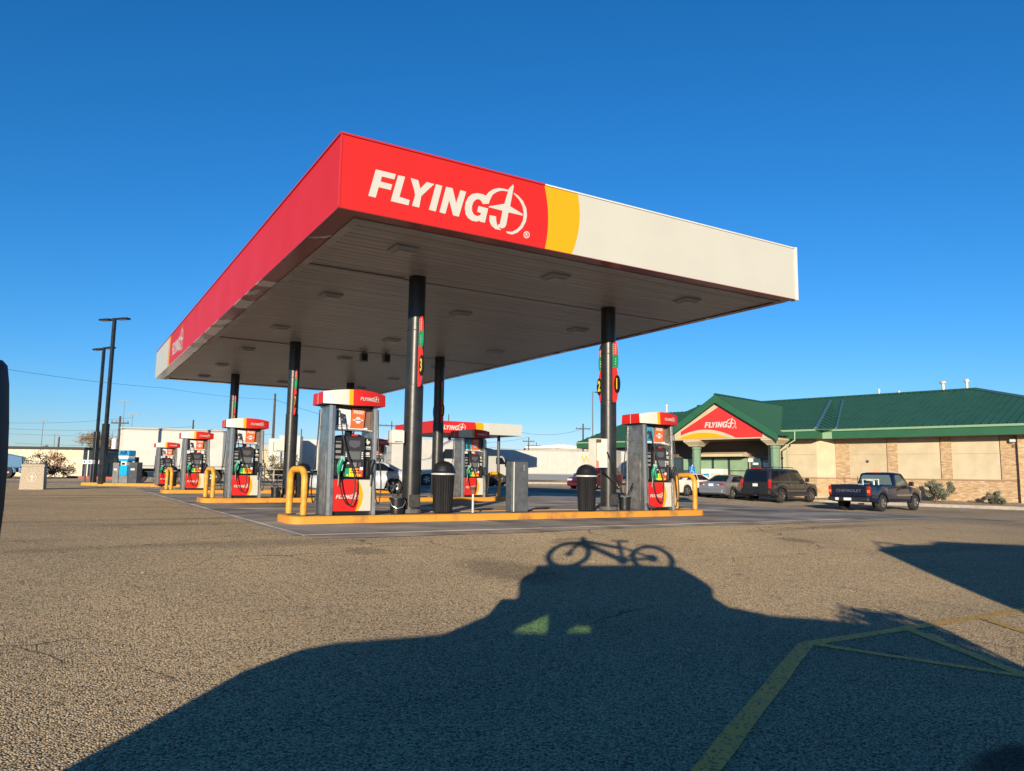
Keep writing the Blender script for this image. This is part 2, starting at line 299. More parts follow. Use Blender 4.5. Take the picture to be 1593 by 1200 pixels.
# pale worn edge strip along the forecourt's left and front edges
mb = MB()
for (a, b_) in (((-.42, .3), (-.42, 30)),):
    Y = [.35+k*1. for k in range(30)]
    mb.add([p for y in Y for p in ((-.36+.02*math.sin(y*3), y, gz(0, y)+.007), (-.22, y, gz(0, y)+.007))], [(2*k, 2*k+1, 2*k+3, 2*k+2) for k in range(len(Y)-1)])
mb.build('forecourt_edge_strip', KERBC, None, 0, False)['kind'] = 'structure'
mb = MB(); X = [-.2+.8*k for k in range(40)]
mb.add([p for x in X for p in ((x, -.15-.2*math.sin(x*.7)*.5-.05*math.sin(x*2.3), gz(x, -.2)+.008), (x, .34, gz(x, .34)+.008))], [(2*k, 2*k+1, 2*k+3, 2*k+2) for k in range(len(X)-1)])
mb.build('forecourt_apron', mat('worn_apron_concrete', (.46, .37, .27), .95, spec=.08, noise=.45, ns=1.2, bump=.3, nd=8), None, 0, False)['kind'] = 'structure'
# painted lines
def line_material():
    M = mat('worn_yellow_line', (.52, .30, .03), .7, bump=.6, bs=90)
    N = M.node_tree; b = N.nodes['Principled BSDF']; L = N.links
    g = N.nodes.new('ShaderNodeNewGeometry'); n = N.nodes.new('ShaderNodeTexVoronoi'); n.inputs['Scale'].default_value = 75; L.new(g.outputs['Position'], n.inputs['Vector'])
    s_ = N.nodes.new('ShaderNodeSeparateColor'); L.new(n.outputs['Color'], s_.inputs[0])
    r = N.nodes.new('ShaderNodeValToRGB'); r.color_ramp.elements[0].position = .12; r.color_ramp.elements[1].position = .22
    r.color_ramp.elements[0].color = (.10, .09, .07, 1); r.color_ramp.elements[1].color = (.66, .37, .05, 1)
    L.new(s_.outputs[1], r.inputs[0]); L.new(r.outputs[0], b.inputs['Base Color']); return M
LM = line_material()
def stripe(p, q, wd, k=0):
    p = Vector(p).to_2d(); q = Vector(q).to_2d(); t = (q-p).normalized(); n = Vector((-t.y, t.x))*wd/2; N_ = 14; mb = MB(); vs_ = []
    for i in range(N_+1):
        c = p.lerp(q, i/N_); 
        for sgn in (-1, 1):
            e = c+n*sgn*(1+.05*math.sin(i*5.1+sgn+k)); vs_.append((e.x, e.y, gz(e.x, e.y)+.005+.0006*k))
    mb.add(vs_, [(2*i, 2*i+1, 2*i+3, 2*i+2) for i in range(N_)]); o = mb.build('parking_line', LM, None, 0, False); o['kind'] = 'structure'
for k, (p, q, wd) in enumerate([((1.43, -6.95), (-1.6, -8.65), .11), ((1.43, -6.95), (6.6, -6.98), .11), ((1.5, -6.98), (1.96, -8.3), .09), ((2.7, -6.93), (1.9, -8.22), .09), ((3.73, -7.02), (2.9, -8.3), .09), ((5.3, -7.0), (4.4, -8.5), .09)]):
    stripe(p, q, wd, k)
# small debris on the lot
for k in range(26):
    x = random.uniform(-3, 9); y = random.uniform(-7, 0); s_ = random.uniform(.008, .02); mb = MB()
    mb.box(x-s_, x+s_, y-s_*.6, y+s_*.6, gz(x, y)+.001, gz(x, y)+s_*.8)
    if k == 0: deb = MB()
    deb.add(mb.v, mb.f)
tag(deb.build('pebble_litter', mat('pebble', (.3, .27, .22), .8)), 'loose pebbles scattered over the asphalt', 'gravel', kind='stuff')
# pale concrete lanes and kerbs beyond the pumps
def lane(name, pxs, D0, D1, M, dz=.01):
    mb = MB(); vs_ = []
    n = 24
    for i in range(n+1):
        px = pxs[0]+(pxs[1]-pxs[0])*i/n
        for D in (D0 if not isinstance(D0, tuple) else D0[0]+(D0[1]-D0[0])*i/n, D1 if not isinstance(D1, tuple) else D1[0]+(D1[1]-D1[0])*i/n):
            x, y = at(px, D); vs_.append((x, y, gz(x, y)+dz))
    mb.add(vs_, [(2*i, 2*i+1, 2*i+3, 2*i+2) for i in range(n)]); o = mb.build(name, M, None, 0, False); o['kind'] = 'structure'; return o
PALE = mat('pale_lane_concrete', (.46, .38, .27), .95, spec=.1, noise=.25, ns=.4)
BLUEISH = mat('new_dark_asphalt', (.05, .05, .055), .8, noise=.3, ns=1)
lane('truck_lane', (-40, 330), 46.5, 52.5, PALE, .016)
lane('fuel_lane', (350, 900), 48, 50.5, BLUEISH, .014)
lane('cross_lane', (330, 930), 56, 66, PALE, .012)
lane('shop_drive', (840, 1100), 40, 43, PALE, .012)
# ------------------------------------------------------------------ main canopy
HB, HT, CW, CL = 4.80, 5.956, 10.46, 25.26
def arcband(x0, x1, z0, z1, M_i, bow0=0., bow1=0., n=14):
    """plane strip between two bowed vertical edges, in (x,z)"""
    L0 = []; L1 = []
    for i in range(n+1):
        t = i/n; z = z0+(z1-z0)*t; s_ = 1-(2*t-1)**2
        L0.append((x0[0]*(1-t)+x0[1]*t+bow0*s_, z)); L1.append((x1[0]*(1-t)+x1[1]*t+bow1*s_, z))
    return L0, L1, M_i
def fascia(parent, bands, mapf, mats, name='fascia_panel', back=None):
    for b_ in bands:
        L0, L1, mi = b_; n = len(L0)
        mb = MB(); vs_ = [mapf(x, z, 0) for x, z in L0]+[mapf(x, z, 0) for x, z in L1]+[mapf(x, z, .06) for x, z in L0]+[mapf(x, z, .06) for x, z in L1]
        fs = [(i, i+n, i+n+1, i+1) for i in range(n-1)]+[(2*n+i, 2*n+i+1, 3*n+i+1, 3*n+i) for i in range(n-1)]
        fs += [(i, i+1, 2*n+i+1, 2*n+i) for i in range(n-1)]+[(n+i, 3*n+i, 3*n+i+1, n+i+1) for i in range(n-1)]
        fs += [(0, 2*n, 3*n, n), (n-1, 2*n-1, 4*n-1, 3*n-1)]
        mb.add(vs_, fs); mb.build(name, mats[mi], parent)
def make_canopy(name, label, loc, rz, W, L, hb, ht, full=True, s=1.):
    C_ = thing(name, label, 'canopy', loc, rz)
    H = ht-hb
    k = W/CW
    fy = lambda x, z, d: (x, d, z)
    fx = lambda y, z, d: (d, y, z)
    bands = [arcband((0.0, 0.0), (3.735*k, 3.714*k), hb, ht, 0, 0, .075*k), arcband((3.735*k, 3.714*k), (4.32*k, 4.449*k), hb, ht, 1, .075*k, .10*k), arcband((4.32*k, 4.449*k), (W, W), hb, ht, 2, .10*k, 0)]
    fascia(C_, bands, fy, [RED, YEL, WHT])
    e0, e1 = L-4.95, L-4.35
    lb = [arcband((0.06, 0.06), (8.4, 8.4), hb, ht, 0), arcband((8.403, 8.403), (e0+.12, e0), hb, ht, 0, 0, .05), arcband((e0+.12, e0), (e1, e1-.1), hb, ht, 1, .05, .07), arcband((e1, e1-.1), (L, L), hb, ht, 2, .07, 0)] if full else [arcband((.06, .06), (L, L), hb, ht, 0)]
    fascia(C_, lb, fx, [RED, YEL, WHT])
    fascia(C_, [arcband((.06, .06), (L-.06, L-.06), hb, ht, 2)], lambda y, z, d: (W-d, y, z), [RED, YEL, WHT])
    fascia(C_, [arcband((.06, .06), (W, W), hb, ht, 2)], lambda x, z, d: (x, L-d, z), [RED, YEL, WHT])
    mb = MB(); mb.box(3.72*k+.001, W+.02, -.02, .0, ht-.0, ht+.025); mb.box(W, W+.02, 0, L+.02, ht, ht+.025); mb.build('cap_trim', CAP, C_)
    mb = MB(); mb.box(-.02, 3.72*k, -.02, .0, ht-.0, ht+.03); mb.box(-.02, 0, 0, L+.02, ht, ht+.03)
    mb.build('cap_trim', mat('cap_trim_red', (.5, .02, .02), .4), C_)
    mb = MB(); mb.box(W+.002, W+.05, -.03, .14, hb-.02, ht+.035); mb.build('corner_trim', CAP, C_)
    mb = MB(); mb.box(-.012, .012, -.012, .012, hb, ht+.02); mb.build('corner_trim', mat('corner_red', (.62, .03, .03), .35), C_)
    # roof deck
    mb = MB(); mb.box(.07, W-.07, .07, L-.07, hb+.2, hb+.28); mb.build('roof_deck', MGREY, C_)
    lp = .34
    # lip under the fascia: red sheet, whitish reflection painted in towards the far end
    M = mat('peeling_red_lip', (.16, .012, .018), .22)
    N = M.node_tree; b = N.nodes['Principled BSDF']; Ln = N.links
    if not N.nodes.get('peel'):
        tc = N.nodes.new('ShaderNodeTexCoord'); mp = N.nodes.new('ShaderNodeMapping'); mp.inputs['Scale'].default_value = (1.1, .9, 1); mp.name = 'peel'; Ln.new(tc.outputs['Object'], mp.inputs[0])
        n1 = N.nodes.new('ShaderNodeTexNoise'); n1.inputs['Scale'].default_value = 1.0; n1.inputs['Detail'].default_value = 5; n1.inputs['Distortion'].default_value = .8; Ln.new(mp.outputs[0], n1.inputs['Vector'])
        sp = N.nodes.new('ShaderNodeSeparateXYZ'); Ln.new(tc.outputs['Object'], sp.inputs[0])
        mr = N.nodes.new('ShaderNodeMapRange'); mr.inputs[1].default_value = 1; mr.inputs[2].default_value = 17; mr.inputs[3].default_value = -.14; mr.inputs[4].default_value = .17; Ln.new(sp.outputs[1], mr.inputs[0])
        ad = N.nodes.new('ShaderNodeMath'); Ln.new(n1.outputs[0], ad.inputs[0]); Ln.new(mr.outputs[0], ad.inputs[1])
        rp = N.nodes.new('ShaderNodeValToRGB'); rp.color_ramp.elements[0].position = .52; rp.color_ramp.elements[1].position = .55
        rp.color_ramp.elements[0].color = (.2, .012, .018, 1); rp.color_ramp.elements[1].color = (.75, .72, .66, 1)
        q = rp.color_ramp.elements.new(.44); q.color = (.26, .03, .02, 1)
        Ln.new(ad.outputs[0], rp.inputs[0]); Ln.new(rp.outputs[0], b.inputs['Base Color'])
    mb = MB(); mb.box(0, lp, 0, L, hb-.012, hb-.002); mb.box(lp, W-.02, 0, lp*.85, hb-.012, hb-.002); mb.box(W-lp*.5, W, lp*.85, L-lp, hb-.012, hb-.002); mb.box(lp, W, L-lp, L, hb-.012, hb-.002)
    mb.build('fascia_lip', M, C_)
    mb = MB(); mb.box(lp+.002, lp+.14, lp*.85, L-lp, hb-.03, hb+.05); mb.box(lp+.14, W-lp*.5, lp*.85+.002, lp*.85+.1, hb-.025, hb+.05); mb.build('soffit_trim', mat('soffit_trim_paint', (.42, .40, .35), .5, noise=.2, ns=2), C_)
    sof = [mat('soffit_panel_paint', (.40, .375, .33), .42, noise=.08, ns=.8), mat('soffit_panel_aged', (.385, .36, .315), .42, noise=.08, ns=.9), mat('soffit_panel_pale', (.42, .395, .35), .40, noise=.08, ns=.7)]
    y = lp+.15; pw = .207
    y_end = L-lp-.05; x0, x1 = lp+.145, W-lp*.5-.02; i = 0
    mes = []
    for q in range(3):
        mb = MB()
        n = 4
        prof = [(0, .0), (.008, -.015), (.03, -.017), (.185, -.017), (.195, -.015), (.20, 0)]
        for a_, b__ in zip(prof[:-1], prof[1:]): mb.add([(x0, a_[0], a_[1]), (x1, a_[0], a_[1]), (x1, b__[0], b__[1]), (x0, b__[0], b__[1])], [(0, 1, 2, 3)])
        mb.add([(x0, 0, 0), (x1, 0, 0), (x1, .20, 0), (x0, .20, 0)], [(3, 2, 1, 0)])
        me = bpy.data.meshes.new('soffit_panel'); me.from_pydata(mb.v, [], mb.f); me.materials.append(sof[q]); mes.append(me)
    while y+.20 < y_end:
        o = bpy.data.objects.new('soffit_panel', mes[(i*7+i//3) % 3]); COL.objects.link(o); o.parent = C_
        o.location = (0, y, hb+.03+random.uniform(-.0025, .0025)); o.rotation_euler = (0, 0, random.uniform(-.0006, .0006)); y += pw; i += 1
    return C_
canopy = make_canopy('fuel_canopy', 'large red, yellow and white fuel canopy on black columns over the near pumps', (0, 0, 0), 0, CW, CL, HB, HT)
logo(canopy, (.458, -.004, 5.064), .455)
o = logo(canopy, (-.004, 19.62, 5.064), .455, -PI/2)
# drip gutters running along the column rows under the soffit
for y in (3.35, 12.75):
    mb = MB(); mb.box(.5, 2.5, y-.05, y+.05, HB-.012, HB+.0); mb.box(.5, 10.2, y+.05, y+.09, HB-.002, HB+.012); mb.build('soffit_joint_strip', mat('joint_strip', (.33, .31, .275), .5), canopy)
# recessed lights
def make_light():
    t = thing('canopy_light', 'square canopy light', 'light', (0, 0, 0), 0, 'recessed lights in the canopy soffit')
    mb = MB(); a = .22
    mb.loft([[(-a, -a, 0), (a, -a, 0), (a, a, 0), (-a, a, 0)], [(-a, -a, -.03), (a, -a, -.03), (a, a, -.03), (-a, a, -.03)], [(-a*.75, -a*.75, -.075), (a*.75, -a*.75, -.075), (a*.75, a*.75, -.075), (-a*.75, a*.75, -.075)]], 0)
    mb.build('housing', mat('light_housing', (.37, .35, .31), .5), t)
    mb = MB(); b = a*.68; mb.box(-b, b, -b, b, -.095, -.077); mb.build('lens', mat('frosted_lens', (.40, .385, .345), .4), t)
    
    return t
l0 = make_light(); first = True
rowname = ['first', 'second', 'third', 'fourth', 'fifth', 'sixth']
for j, y in enumerate((1.43, 5.6, 10.1, 14.4, 18.8, 22.9)):
    for i, x in enumerate((1.66, 4.95, 8.55)):
        lab = 'recessed square light in the canopy soffit, %s row from the front, %s' % (rowname[j], ['on the left', 'in the middle', 'on the right'][i])
        if first: o = l0; o.location = (x, y, HB+.012); first = False
        else: o = dup(l0, (x, y, HB+.012))
        o['label'] = lab
t = thing('ceiling_speaker_box', 'left of two small hanging boxes under the middle of the soffit', 'speaker box', (5.06, 12.8, HB+.01), 0, 'boxes hanging under the soffit')
mb = MB(); mb.bbox(-.12, .12, -.1, .1, -.34, -.04, .02); mb.build('box_body', MGREY, t); mb = MB(); mb.tube([(0, 0, 0), (0, 0, -.05)], .03); mb.build('bracket', DGREY, t); mb = MB(); mb.box(-.09, .09, -.108, -.101, -.3, -.08); mb.build('grille', BLK, t)
dup(t, (5.75, 12.55, HB+.01), 0, 'right of two small hanging boxes under the middle of the soffit')
# ------------------------------------------------------------------ columns
COLX = (2.68, 7.63); COLY = (3.11, 12.34, 21.58); CURB = .055
def make_column():
    t = thing('canopy_column', 'x', 'column', (0, 0, 0), 0, 'round black columns carrying the canopy')
    mb = MB(); mb.lathe([(.172, 2.52), (.172, HB+.0)], 36); mb.build('upper_pipe', COLM, t, 40)
    mb = MB(); mb.lathe([(.186, .0), (.186, 2.52), (.174, 2.525)], 36); mb.build('lower_sleeve', COLM, t, 40)
    mb = MB(); mb.lathe([(.176, 2.505+1.12), (.176, 2.53+1.12)], 36); mb.build('band', DARK, t, 40)
    mb = MB(); mb.lathe([(.215, 0), (.215, .05), (.19, .08)], 36); mb.build('base_collar', mat('dusty_base', (.1, .095, .085), .7, noise=.3, ns=9), t, 40)
    mb = MB(); mb.box(-.11, .11, -.2, -.17, .12, .36); mb.box(-.1, .1, -.203, -.2, .14, .34); mb.build('access_plate', mat('dusty_plate', (.05, .05, .047), .6, noise=.3, ns=14), t)
    return t
def number_sign(num, side):
    """fin shaped flag standing out from the column, read from both sides"""
    t = bpy.data.objects.new('pump_number_sign', None); COL.objects.link(t)
    sgn = side
    def poly(zc, hh, w0, w1, n=12):
        P_ = [(.0, zc-hh*.96)]
        for k in range(n+1):
            a = -PI/2+PI*k/n; P_.append(((w0+(w1-w0)*math.cos(a)), zc+hh*math.sin(a)))
        P_.append((0, zc+hh*.96)); return P_
    def plate(P_, M, th, nm):
        mb = MB(); mb.prism([(sgn*(.165+p), z) for p, z in P_], 'x', -th, th); return mb.build(nm, M, t)
    plate(poly(.42, .42, .09, .20), mat('sign_red', (.72, .035, .03), .45), .012, 'number_plate')
    plate([(0, .80), (.175, .80), (.195, .9), (.2, 1.02), (.19, 1.12), (0, 1.12)], GRNP, .011, 'grade_plate')
    plate([(.05, 1.12), (.19, 1.12), (.17, 1.32), (.13, 1.42), (.05, 1.42)], mat('sign_red', (0, 0, 0)), .012, 'cap_plate')
    plate([(0, 1.12), (.05, 1.12), (.05, 1.42), (0, 1.38)], mat('sign_grey_green', (.2, .33, .24), .5), .01, 'edge_plate')
    mb = MB(); mb.prism([(sgn*(.165+.165+.095*math.cos(2*PI*k/24)), .42+.21*math.sin(2*PI*k/24)) for k in range(24)], 'x', -.016, .016); mb.build('number_disc', DARK, t)
    for q in (-1, 1):
        text('numeral', num, .34, PYEL, t, (q*.0185, sgn*.332, .42), (PI/2, 0, q*PI/2), .001, .012, 'CENTER', 0, .58)
        mb = MB()
        for k, (zz, ww) in enumerate(((1.36, .05), (1.31, .06), (1.26, .06), (1.21, .06), (1.16, .05), (1.02, .03), (.96, .04), (.90, .03))):
            mb.box(q*.0125 if q > 0 else q*.0135, q*.0135 if q > 0 else q*.0125, sgn*(.165+.12)-ww/2, sgn*(.165+.12)+ww/2, zz-.014, zz+.014)
        mb.build('print_marks', WLOGO, t)['kind'] = 'stuff'
    return t
# one column per place
colnames = {(0, 0): 'thick black column beside the near squeegee bucket, number 3 on its flag', (1, 0): 'black column with number 1 and 2 flags on the near island', (0, 1): 'second black column back on the left, number 5 flag', (1, 1): 'black column of the second island standing right of column number 3', (0, 2): 'farthest left black column, behind the second left pump', (1, 2): 'farthest black column, its top seen over the nearest pump'}
c0 = make_column(); usedc = False
nums = {(0, 0): ('3', '4'), (1, 0): ('1', '2'), (0, 1): ('7', '8'), (1, 1): ('5', '6'), (0, 2): ('11', '12'), (1, 2): ('9', '10')}
for (i, j), lab in colnames.items():
    if not usedc: c = c0; usedc = True; c.location = (COLX[i], COLY[j], CURB)
    else: c = dup(c0, (COLX[i], COLY[j], CURB), skip=('pump_number_sign',))
    c['label'] = lab
    for q, sd in zip(nums[(i, j)], (-1, 1)):
        s_ = number_sign(q, sd); s_.name = 'number_flag'; s_.location = (COLX[i], COLY[j], 2.53 if sd < 0 else 2.53); s_['category'] = 'sign'
        s_['label'] = ('front' if sd < 0 else 'back')+' red and green number flag, number %s, on the ' % q+{(0, 0): 'near thick column', (1, 0): 'right column of the near island', (0, 1): 'left column of the second island', (1, 1): 'right column of the second island', (0, 2): 'left column of the third island', (1, 2): 'right column of the third island'}[(i, j)]; s_['group'] = 'pump number flags on the canopy columns'
# conduit on row-two column
# ------------------------------------------------------------------ islands
def island(name, label, x0, x1, y0, y1, z0, zt):
    t = thing(name, label, 'fuel island', (0, 0, 0), 0, 'yellow kerbed fuel islands')
    def rr(i, z, r=.22, n=5):
        P_ = []
        for cx, cy, a0 in ((x1-r, y1-r, 0), (x0+r, y1-r, PI/2), (x0+r, y0+r, PI), (x1-r, y0+r, 1.5*PI)):
            for k in range(n+1):
                a = a0+PI/2*k/n; P_.append((cx+(r-i)*math.cos(a), cy+(r-i)*math.sin(a), z))
        return P_
    mb = MB(); mb.loft([rr(0, z0-.1), rr(.0, zt-.02), rr(.02, zt), rr(.11, zt), rr(.115, zt-.05)], 0, True, False); mb.build('kerb', YC, t, 30)
    mb = MB(); mb.add(rr(.115, zt-.012), [tuple(range(len(rr(0, 0))))]); mb.build('island_top', CONC, t, 0, False)
    return t
island('fuel_island', 'nearest yellow kerbed island carrying the two front pumps', +.18, 10.12, 2.45, 3.62, -.09, CURB)
island('fuel_island', 'second yellow kerbed island behind the nearest one', +.16, 10.2, 11.7, 12.9, -.09, CURB)
island('fuel_island', 'third yellow kerbed island, farthest under the canopy', +.16, 10.2, 20.9, 22.1, -.09, CURB)
# ------------------------------------------------------------------ fuel pumps
TEX = [(-.5,.12),(-.18,.12),(-.18,.5),(.06,.5),(.06,.24),(.5,.12),(.48,-.16),(.12,-.5),(-.02,-.52),(-.18,-.2),(-.3,-.26)]
def make_pump(variant=0):
    t = thing('fuel_pump', 'x', 'fuel pump', (0, 0, 0), 0, 'fuel pumps on the islands')
    W2, D2 = .455, .31                  # half width / half depth of the body
    # steel end columns, a little wider at the foot
    for sx in (-1, 1):
        mb = MB(); xo = sx*W2; wi = .105 if sx < 0 else .08
        for z0, z1, k0, k1 in ((.0, 2.0, 1.10, .94),):
            a = [(xo, -D2*k0, z0), (xo-sx*wi, -D2*k0, z0), (xo-sx*wi, D2*k0, z0), (xo, D2*k0, z0)]
            b = [(xo, -D2*k1, z1), (xo-sx*wi, -D2*k1, z1), (xo-sx*wi, D2*k1, z1), (xo, D2*k1, z1)]
            mb.loft([a, b])
        p = mb.build('side_column', STEEL, t)
        mb = MB()
        for sy in (-1, 1):
            mb.loft([[(xo+sx*.004, sy*(D2*1.10+.004), 0), (xo-sx*.05, sy*(D2*1.10+.004), 0), (xo-sx*.05, sy*(D2*1.10-.03), 0), (xo+sx*.004, sy*(D2*1.1-.03), 0)],
                     [(xo+sx*.004, sy*(D2*.94+.004), 2.), (xo-sx*.05, sy*(D2*.94+.004), 2.), (xo-sx*.05, sy*(D2*.94-.03), 2.), (xo+sx*.004, sy*(D2*.94-.03), 2.)]])
        mb.build('edge_strip', STEELB, p)
        mb = MB(); mb.box(xo, xo+sx*.004, -D2*.55, D2*.5, .18, 1.25); mb.box(xo, xo+sx*.006, -D2*.98, D2*.98, 1.615, 1.63); mb.build('service_plate', mat('scuffed_steel', (.34, .33, .31), .5, .7, noise=.3, ns=8), p)
    # black toe space, lower cabinet, head core
    mb = MB(); mb.box(-W2+.1, W2-.08, -D2+.05, D2-.05, 0, .06); mb.build('toe_space', DARK, t)
    mb = MB(); mb.box(-W2+.106, W2-.081, -D2+.02, D2-.02, .06, .655); mb.build('lower_cabinet', DGREY, t)
    mb = MB(); mb.box(-W2+.106, W2-.081, -D2*.62, D2*.62, .655, 1.42); mb.build('head_core', BLK, t)
    # hood: bowed in plan and arched on top, with colour bands
    n = 16; hw = .60; xs_ = [-hw+2*hw*k/n for k in range(n+1)]
    def yb(x): return .33+.13*(1-(x/hw)**2)
    def zt(x): return 2.235+.06*(1-(x/hw)**2)
    mb = MB()
    for sy in (-1, 1):
        for k in range(n):
            x0, x1 = xs_[k], xs_[k+1]; xm = (x0+x1)/2*(-sy)   # bands read left to right from each side
            u = ((x0+x1)/2)*(1 if sy < 0 else -1)
            mi = 2 if u < -.15 else (1 if u < -.06 else 0)
            mb.add([(x0, sy*yb(x0), 2.0+.02*abs(x0)/hw), (x1, sy*yb(x1), 2.0+.02*abs(x1)/hw), (x1, sy*(yb(x1)-.02), zt(x1)), (x0, sy*(yb(x0)-.02), zt(x0))], [(0, 1, 2, 3)], mi)
    for k in range(n):
        x0, x1 = xs_[k], xs_[k+1]
        mb.add([(x0, -yb(x0)+.02, zt(x0)), (x1, -yb(x1)+.02, zt(x1)), (x1, yb(x1)-.02, zt(x1)), (x0, yb(x0)-.02, zt(x0))], [(0, 1, 2, 3)], 0)
        mb.add([(x0, -yb(x0), 2.0+.02*abs(x0)/hw), (x1, -yb(x1), 2.0+.02*abs(x1)/hw), (x1, yb(x1), 2.0+.02*abs(x1)/hw), (x0, yb(x0), 2.0+.02*abs(x0)/hw)], [(0, 1, 2, 3)], 3)
    for x in (-hw, hw): mb.add([(x, -yb(x), 2.02), (x, yb(x), 2.02), (x, yb(x)-.02, zt(x)), (x, -yb(x)+.02, zt(x))], [(0, 1, 2, 3)], 0)
    hood = mb.build('hood', [RED, YEL, WHT, DARK], t, 25, False)
    mb = MB()
    for x in (-hw-.003, hw+.001): mb.box(x, x+.002, -.006, .006, 2.02, 2.23)
    mb.build('hood_seam', CAP, hood)
    for sy in (-1, 1): logo(hood, (.05*(-sy), sy*(yb(.05)+.014), 2.10), .062, R(10) if sy < 0 else PI+R(10), R(-5) if sy < 0 else R(-5))
    for sy in (-1, 1):
        F_ = bpy.data.objects.new('front_face' if sy < 0 else 'rear_face', None); COL.objects.link(F_); F_.parent = t
        F_.rotation_euler = (0, 0, 0 if sy < 0 else PI)
        y = -D2
        def pt(name, build): 
            mb = MB(); M = build(mb); return mb.build(name, M, F_)
        xl, xr = -W2+.108, W2-.083; wd = xr-xl
        # lower banded door
        def mp(x, z, dd): return (x, y-.012+dd*.4, z)
        for (L0, L1, mi) in [arcband((xl, xl), (xl+wd*.60, xl+wd*.60), .075, .64, 0, 0, .065), arcband((xl+wd*.60, xl+wd*.60), (xl+wd*.67, xl+wd*.65), .075, .64, 1, .065, .095), arcband((xl+wd*.67, xl+wd*.65), (xr, xr), .075, .64, 2, .095, 0)]:
            fascia(F_, [(L0, L1, mi)], mp, [RED, YEL, WHT], 'door_panel')
        logo(F_, (xl+.055, y-.0145, .30), .068)
        # head console
        mb = MB(); mb.bbox(xl, xl+.16, y+.05, y+.2, .665, 1.40, .008); mb.build('side_console', BLK, F_); mb = MB(); mb.bbox(xr-.15, xr, y+.05, y+.2, .665, 1.41, .008); mb.build('side_console', BLK, F_)
        mb = MB(); arc = [(xl+.165, .68), (xr-.155, .68), (xr-.155, 1.40), (xr-.18, 1.44), (xr-.26, 1.475), (xl+.26, 1.475), (xl+.19, 1.44), (xl+.165, 1.40)]
        mb.prism(arc, 'y', y-.02, y+.18); cons = mb.build('main_console', BLK, F_)
        mb = MB(); mb.bbox(xl+.17, xr-.16, y-.035, y-.02, .70, 1.43, .006); mb.build('console_frame', mat('charcoal_plastic', (.03, .03, .032), .45), cons)
        cx = (xl+.165+xr-.155)/2
        mb = MB(); mb.bbox(cx-.125, cx+.125, y-.05, y-.036, 1.0, 1.17, .005); mb.build('screen_bezel', DGREY, cons)
        mb = MB(); mb.box(cx-.1, cx+.1, y-.053, y-.0505, 1.02, 1.15); mb.build('screen', mat('grey_lcd', (.12, .13, .125), .15), cons)
        mb = MB()
        for sx in (-1, 1):
            for k in range(4): mb.box(cx+sx*.152-.013, cx+sx*.152+.013, y-.044, y-.036, 1.022+k*.035, 1.044+k*.035)
        mb.build('soft_keys', PLATE, cons)
        mb = MB(); mb.prism([(cx-.1, 1.36), (cx-.11, 1.30), (cx-.09, 1.25), (cx-.04, 1.235), (cx, 1.215), (cx+.04, 1.235), (cx+.09, 1.25), (cx+.11, 1.30), (cx+.1, 1.36)], 'y', y-.042, y-.036); mb.build('shield_sticker', mat('grey_sticker', (.09, .09, .1), .3), cons)
        mb = MB(); mb.bbox(cx-.06, cx+.06, y-.05, y-.021, 1.435, 1.475, .01); mb.build('red_badge', RED, cons)
        mb = MB(); mb.bbox(cx-.05, cx+.05, y-.055, y-.036, .865, .955, .005); mb.build('keypad', MGREY, cons)
        mb = MB(); mb.bbox(cx-.15, cx-.085, y-.06, y-.036, .90, .965, .006); mb.bbox(cx+.085, cx+.14, y-.05, y-.036, .88, .96, .006); mb.build('card_reader', DGREY, cons)
        mb = MB(); mb.box(cx-.135, cx-.1, y-.064, y-.0605, .93, .955); mb.box(cx+.11, cx+.17, y-.054, y-.0505, .82, .875); mb.build('white_sticker', PLATE, cons)
        g = [(-.17, -.09, GRNP), (-.09, .0, PYEL), (.0, .08, mat('orange_print', (.85, .3, .03), .45)), (.08, .165, mat('red_print', (.75, .08, .04), .45))]
        for k, (a, b, M) in enumerate(g):
            mb = MB(); mb.box(cx+a+.001, cx+b-.001, y-.05, y-.0365, .695, .85); mb.build('grade_button', M, cons)
        mb = MB()
        for k in range(5):
            xx = cx-.12+k*.058; mb.lathe([(.021, 0), (.017, .01)], 10, (0, 0, 0)); q = mb
            for i in range(len(mb.v)-20, len(mb.v)): vx = mb.v[i]; mb.v[i] = (xx+vx[0], y-.05-vx[2], .722+vx[1])
        mb.build('grade_knobs', PYEL, cons)
        mb = MB()
        for k in range(3): mb.box(cx-.05+k*.055, cx-.012+k*.055, y-.0525, y-.0505, .80, .825)
        mb.box(cx-.07, cx+.14, y-.0525, y-.0505, .762, .775); mb.build('price_marks', DARK, cons)
        # stickers on side consoles
        mb = MB(); mb.add([(xr-.078+.1*x, y+.048, 1.345+.1*z) for x, z in TEX], earpoly(TEX)); mb.build('state_sticker', WLOGO, F_)
        mb = MB(); mb.box(xr-.135, xr-.015, y+.046, y+.049, 1.235, 1.262)
        for k in range(4): mb.box(xr-.135+k*.033, xr-.113+k*.033, y+.046, y+.049, 1.205, 1.225)
        mb.box(xr-.12, xr-.03, y+.046, y+.049, 1.10, 1.15); mb.box(xr-.125, xr-.02, y+.046, y+.049, 1.07, 1.088); mb.build('white_label', WLOGO, F_)
        mb = MB()
        for zz, hh in ((1.33, .02), (1.25, .06), (1.15, .05), (1.05, .05), (.99, .015)): mb.box(xl+.025, xl+.135, y+.046, y+.049, zz-hh/2, zz+hh/2)
        mb.build('grey_label', mat('worn_label', (.22, .22, .22), .5), F_)
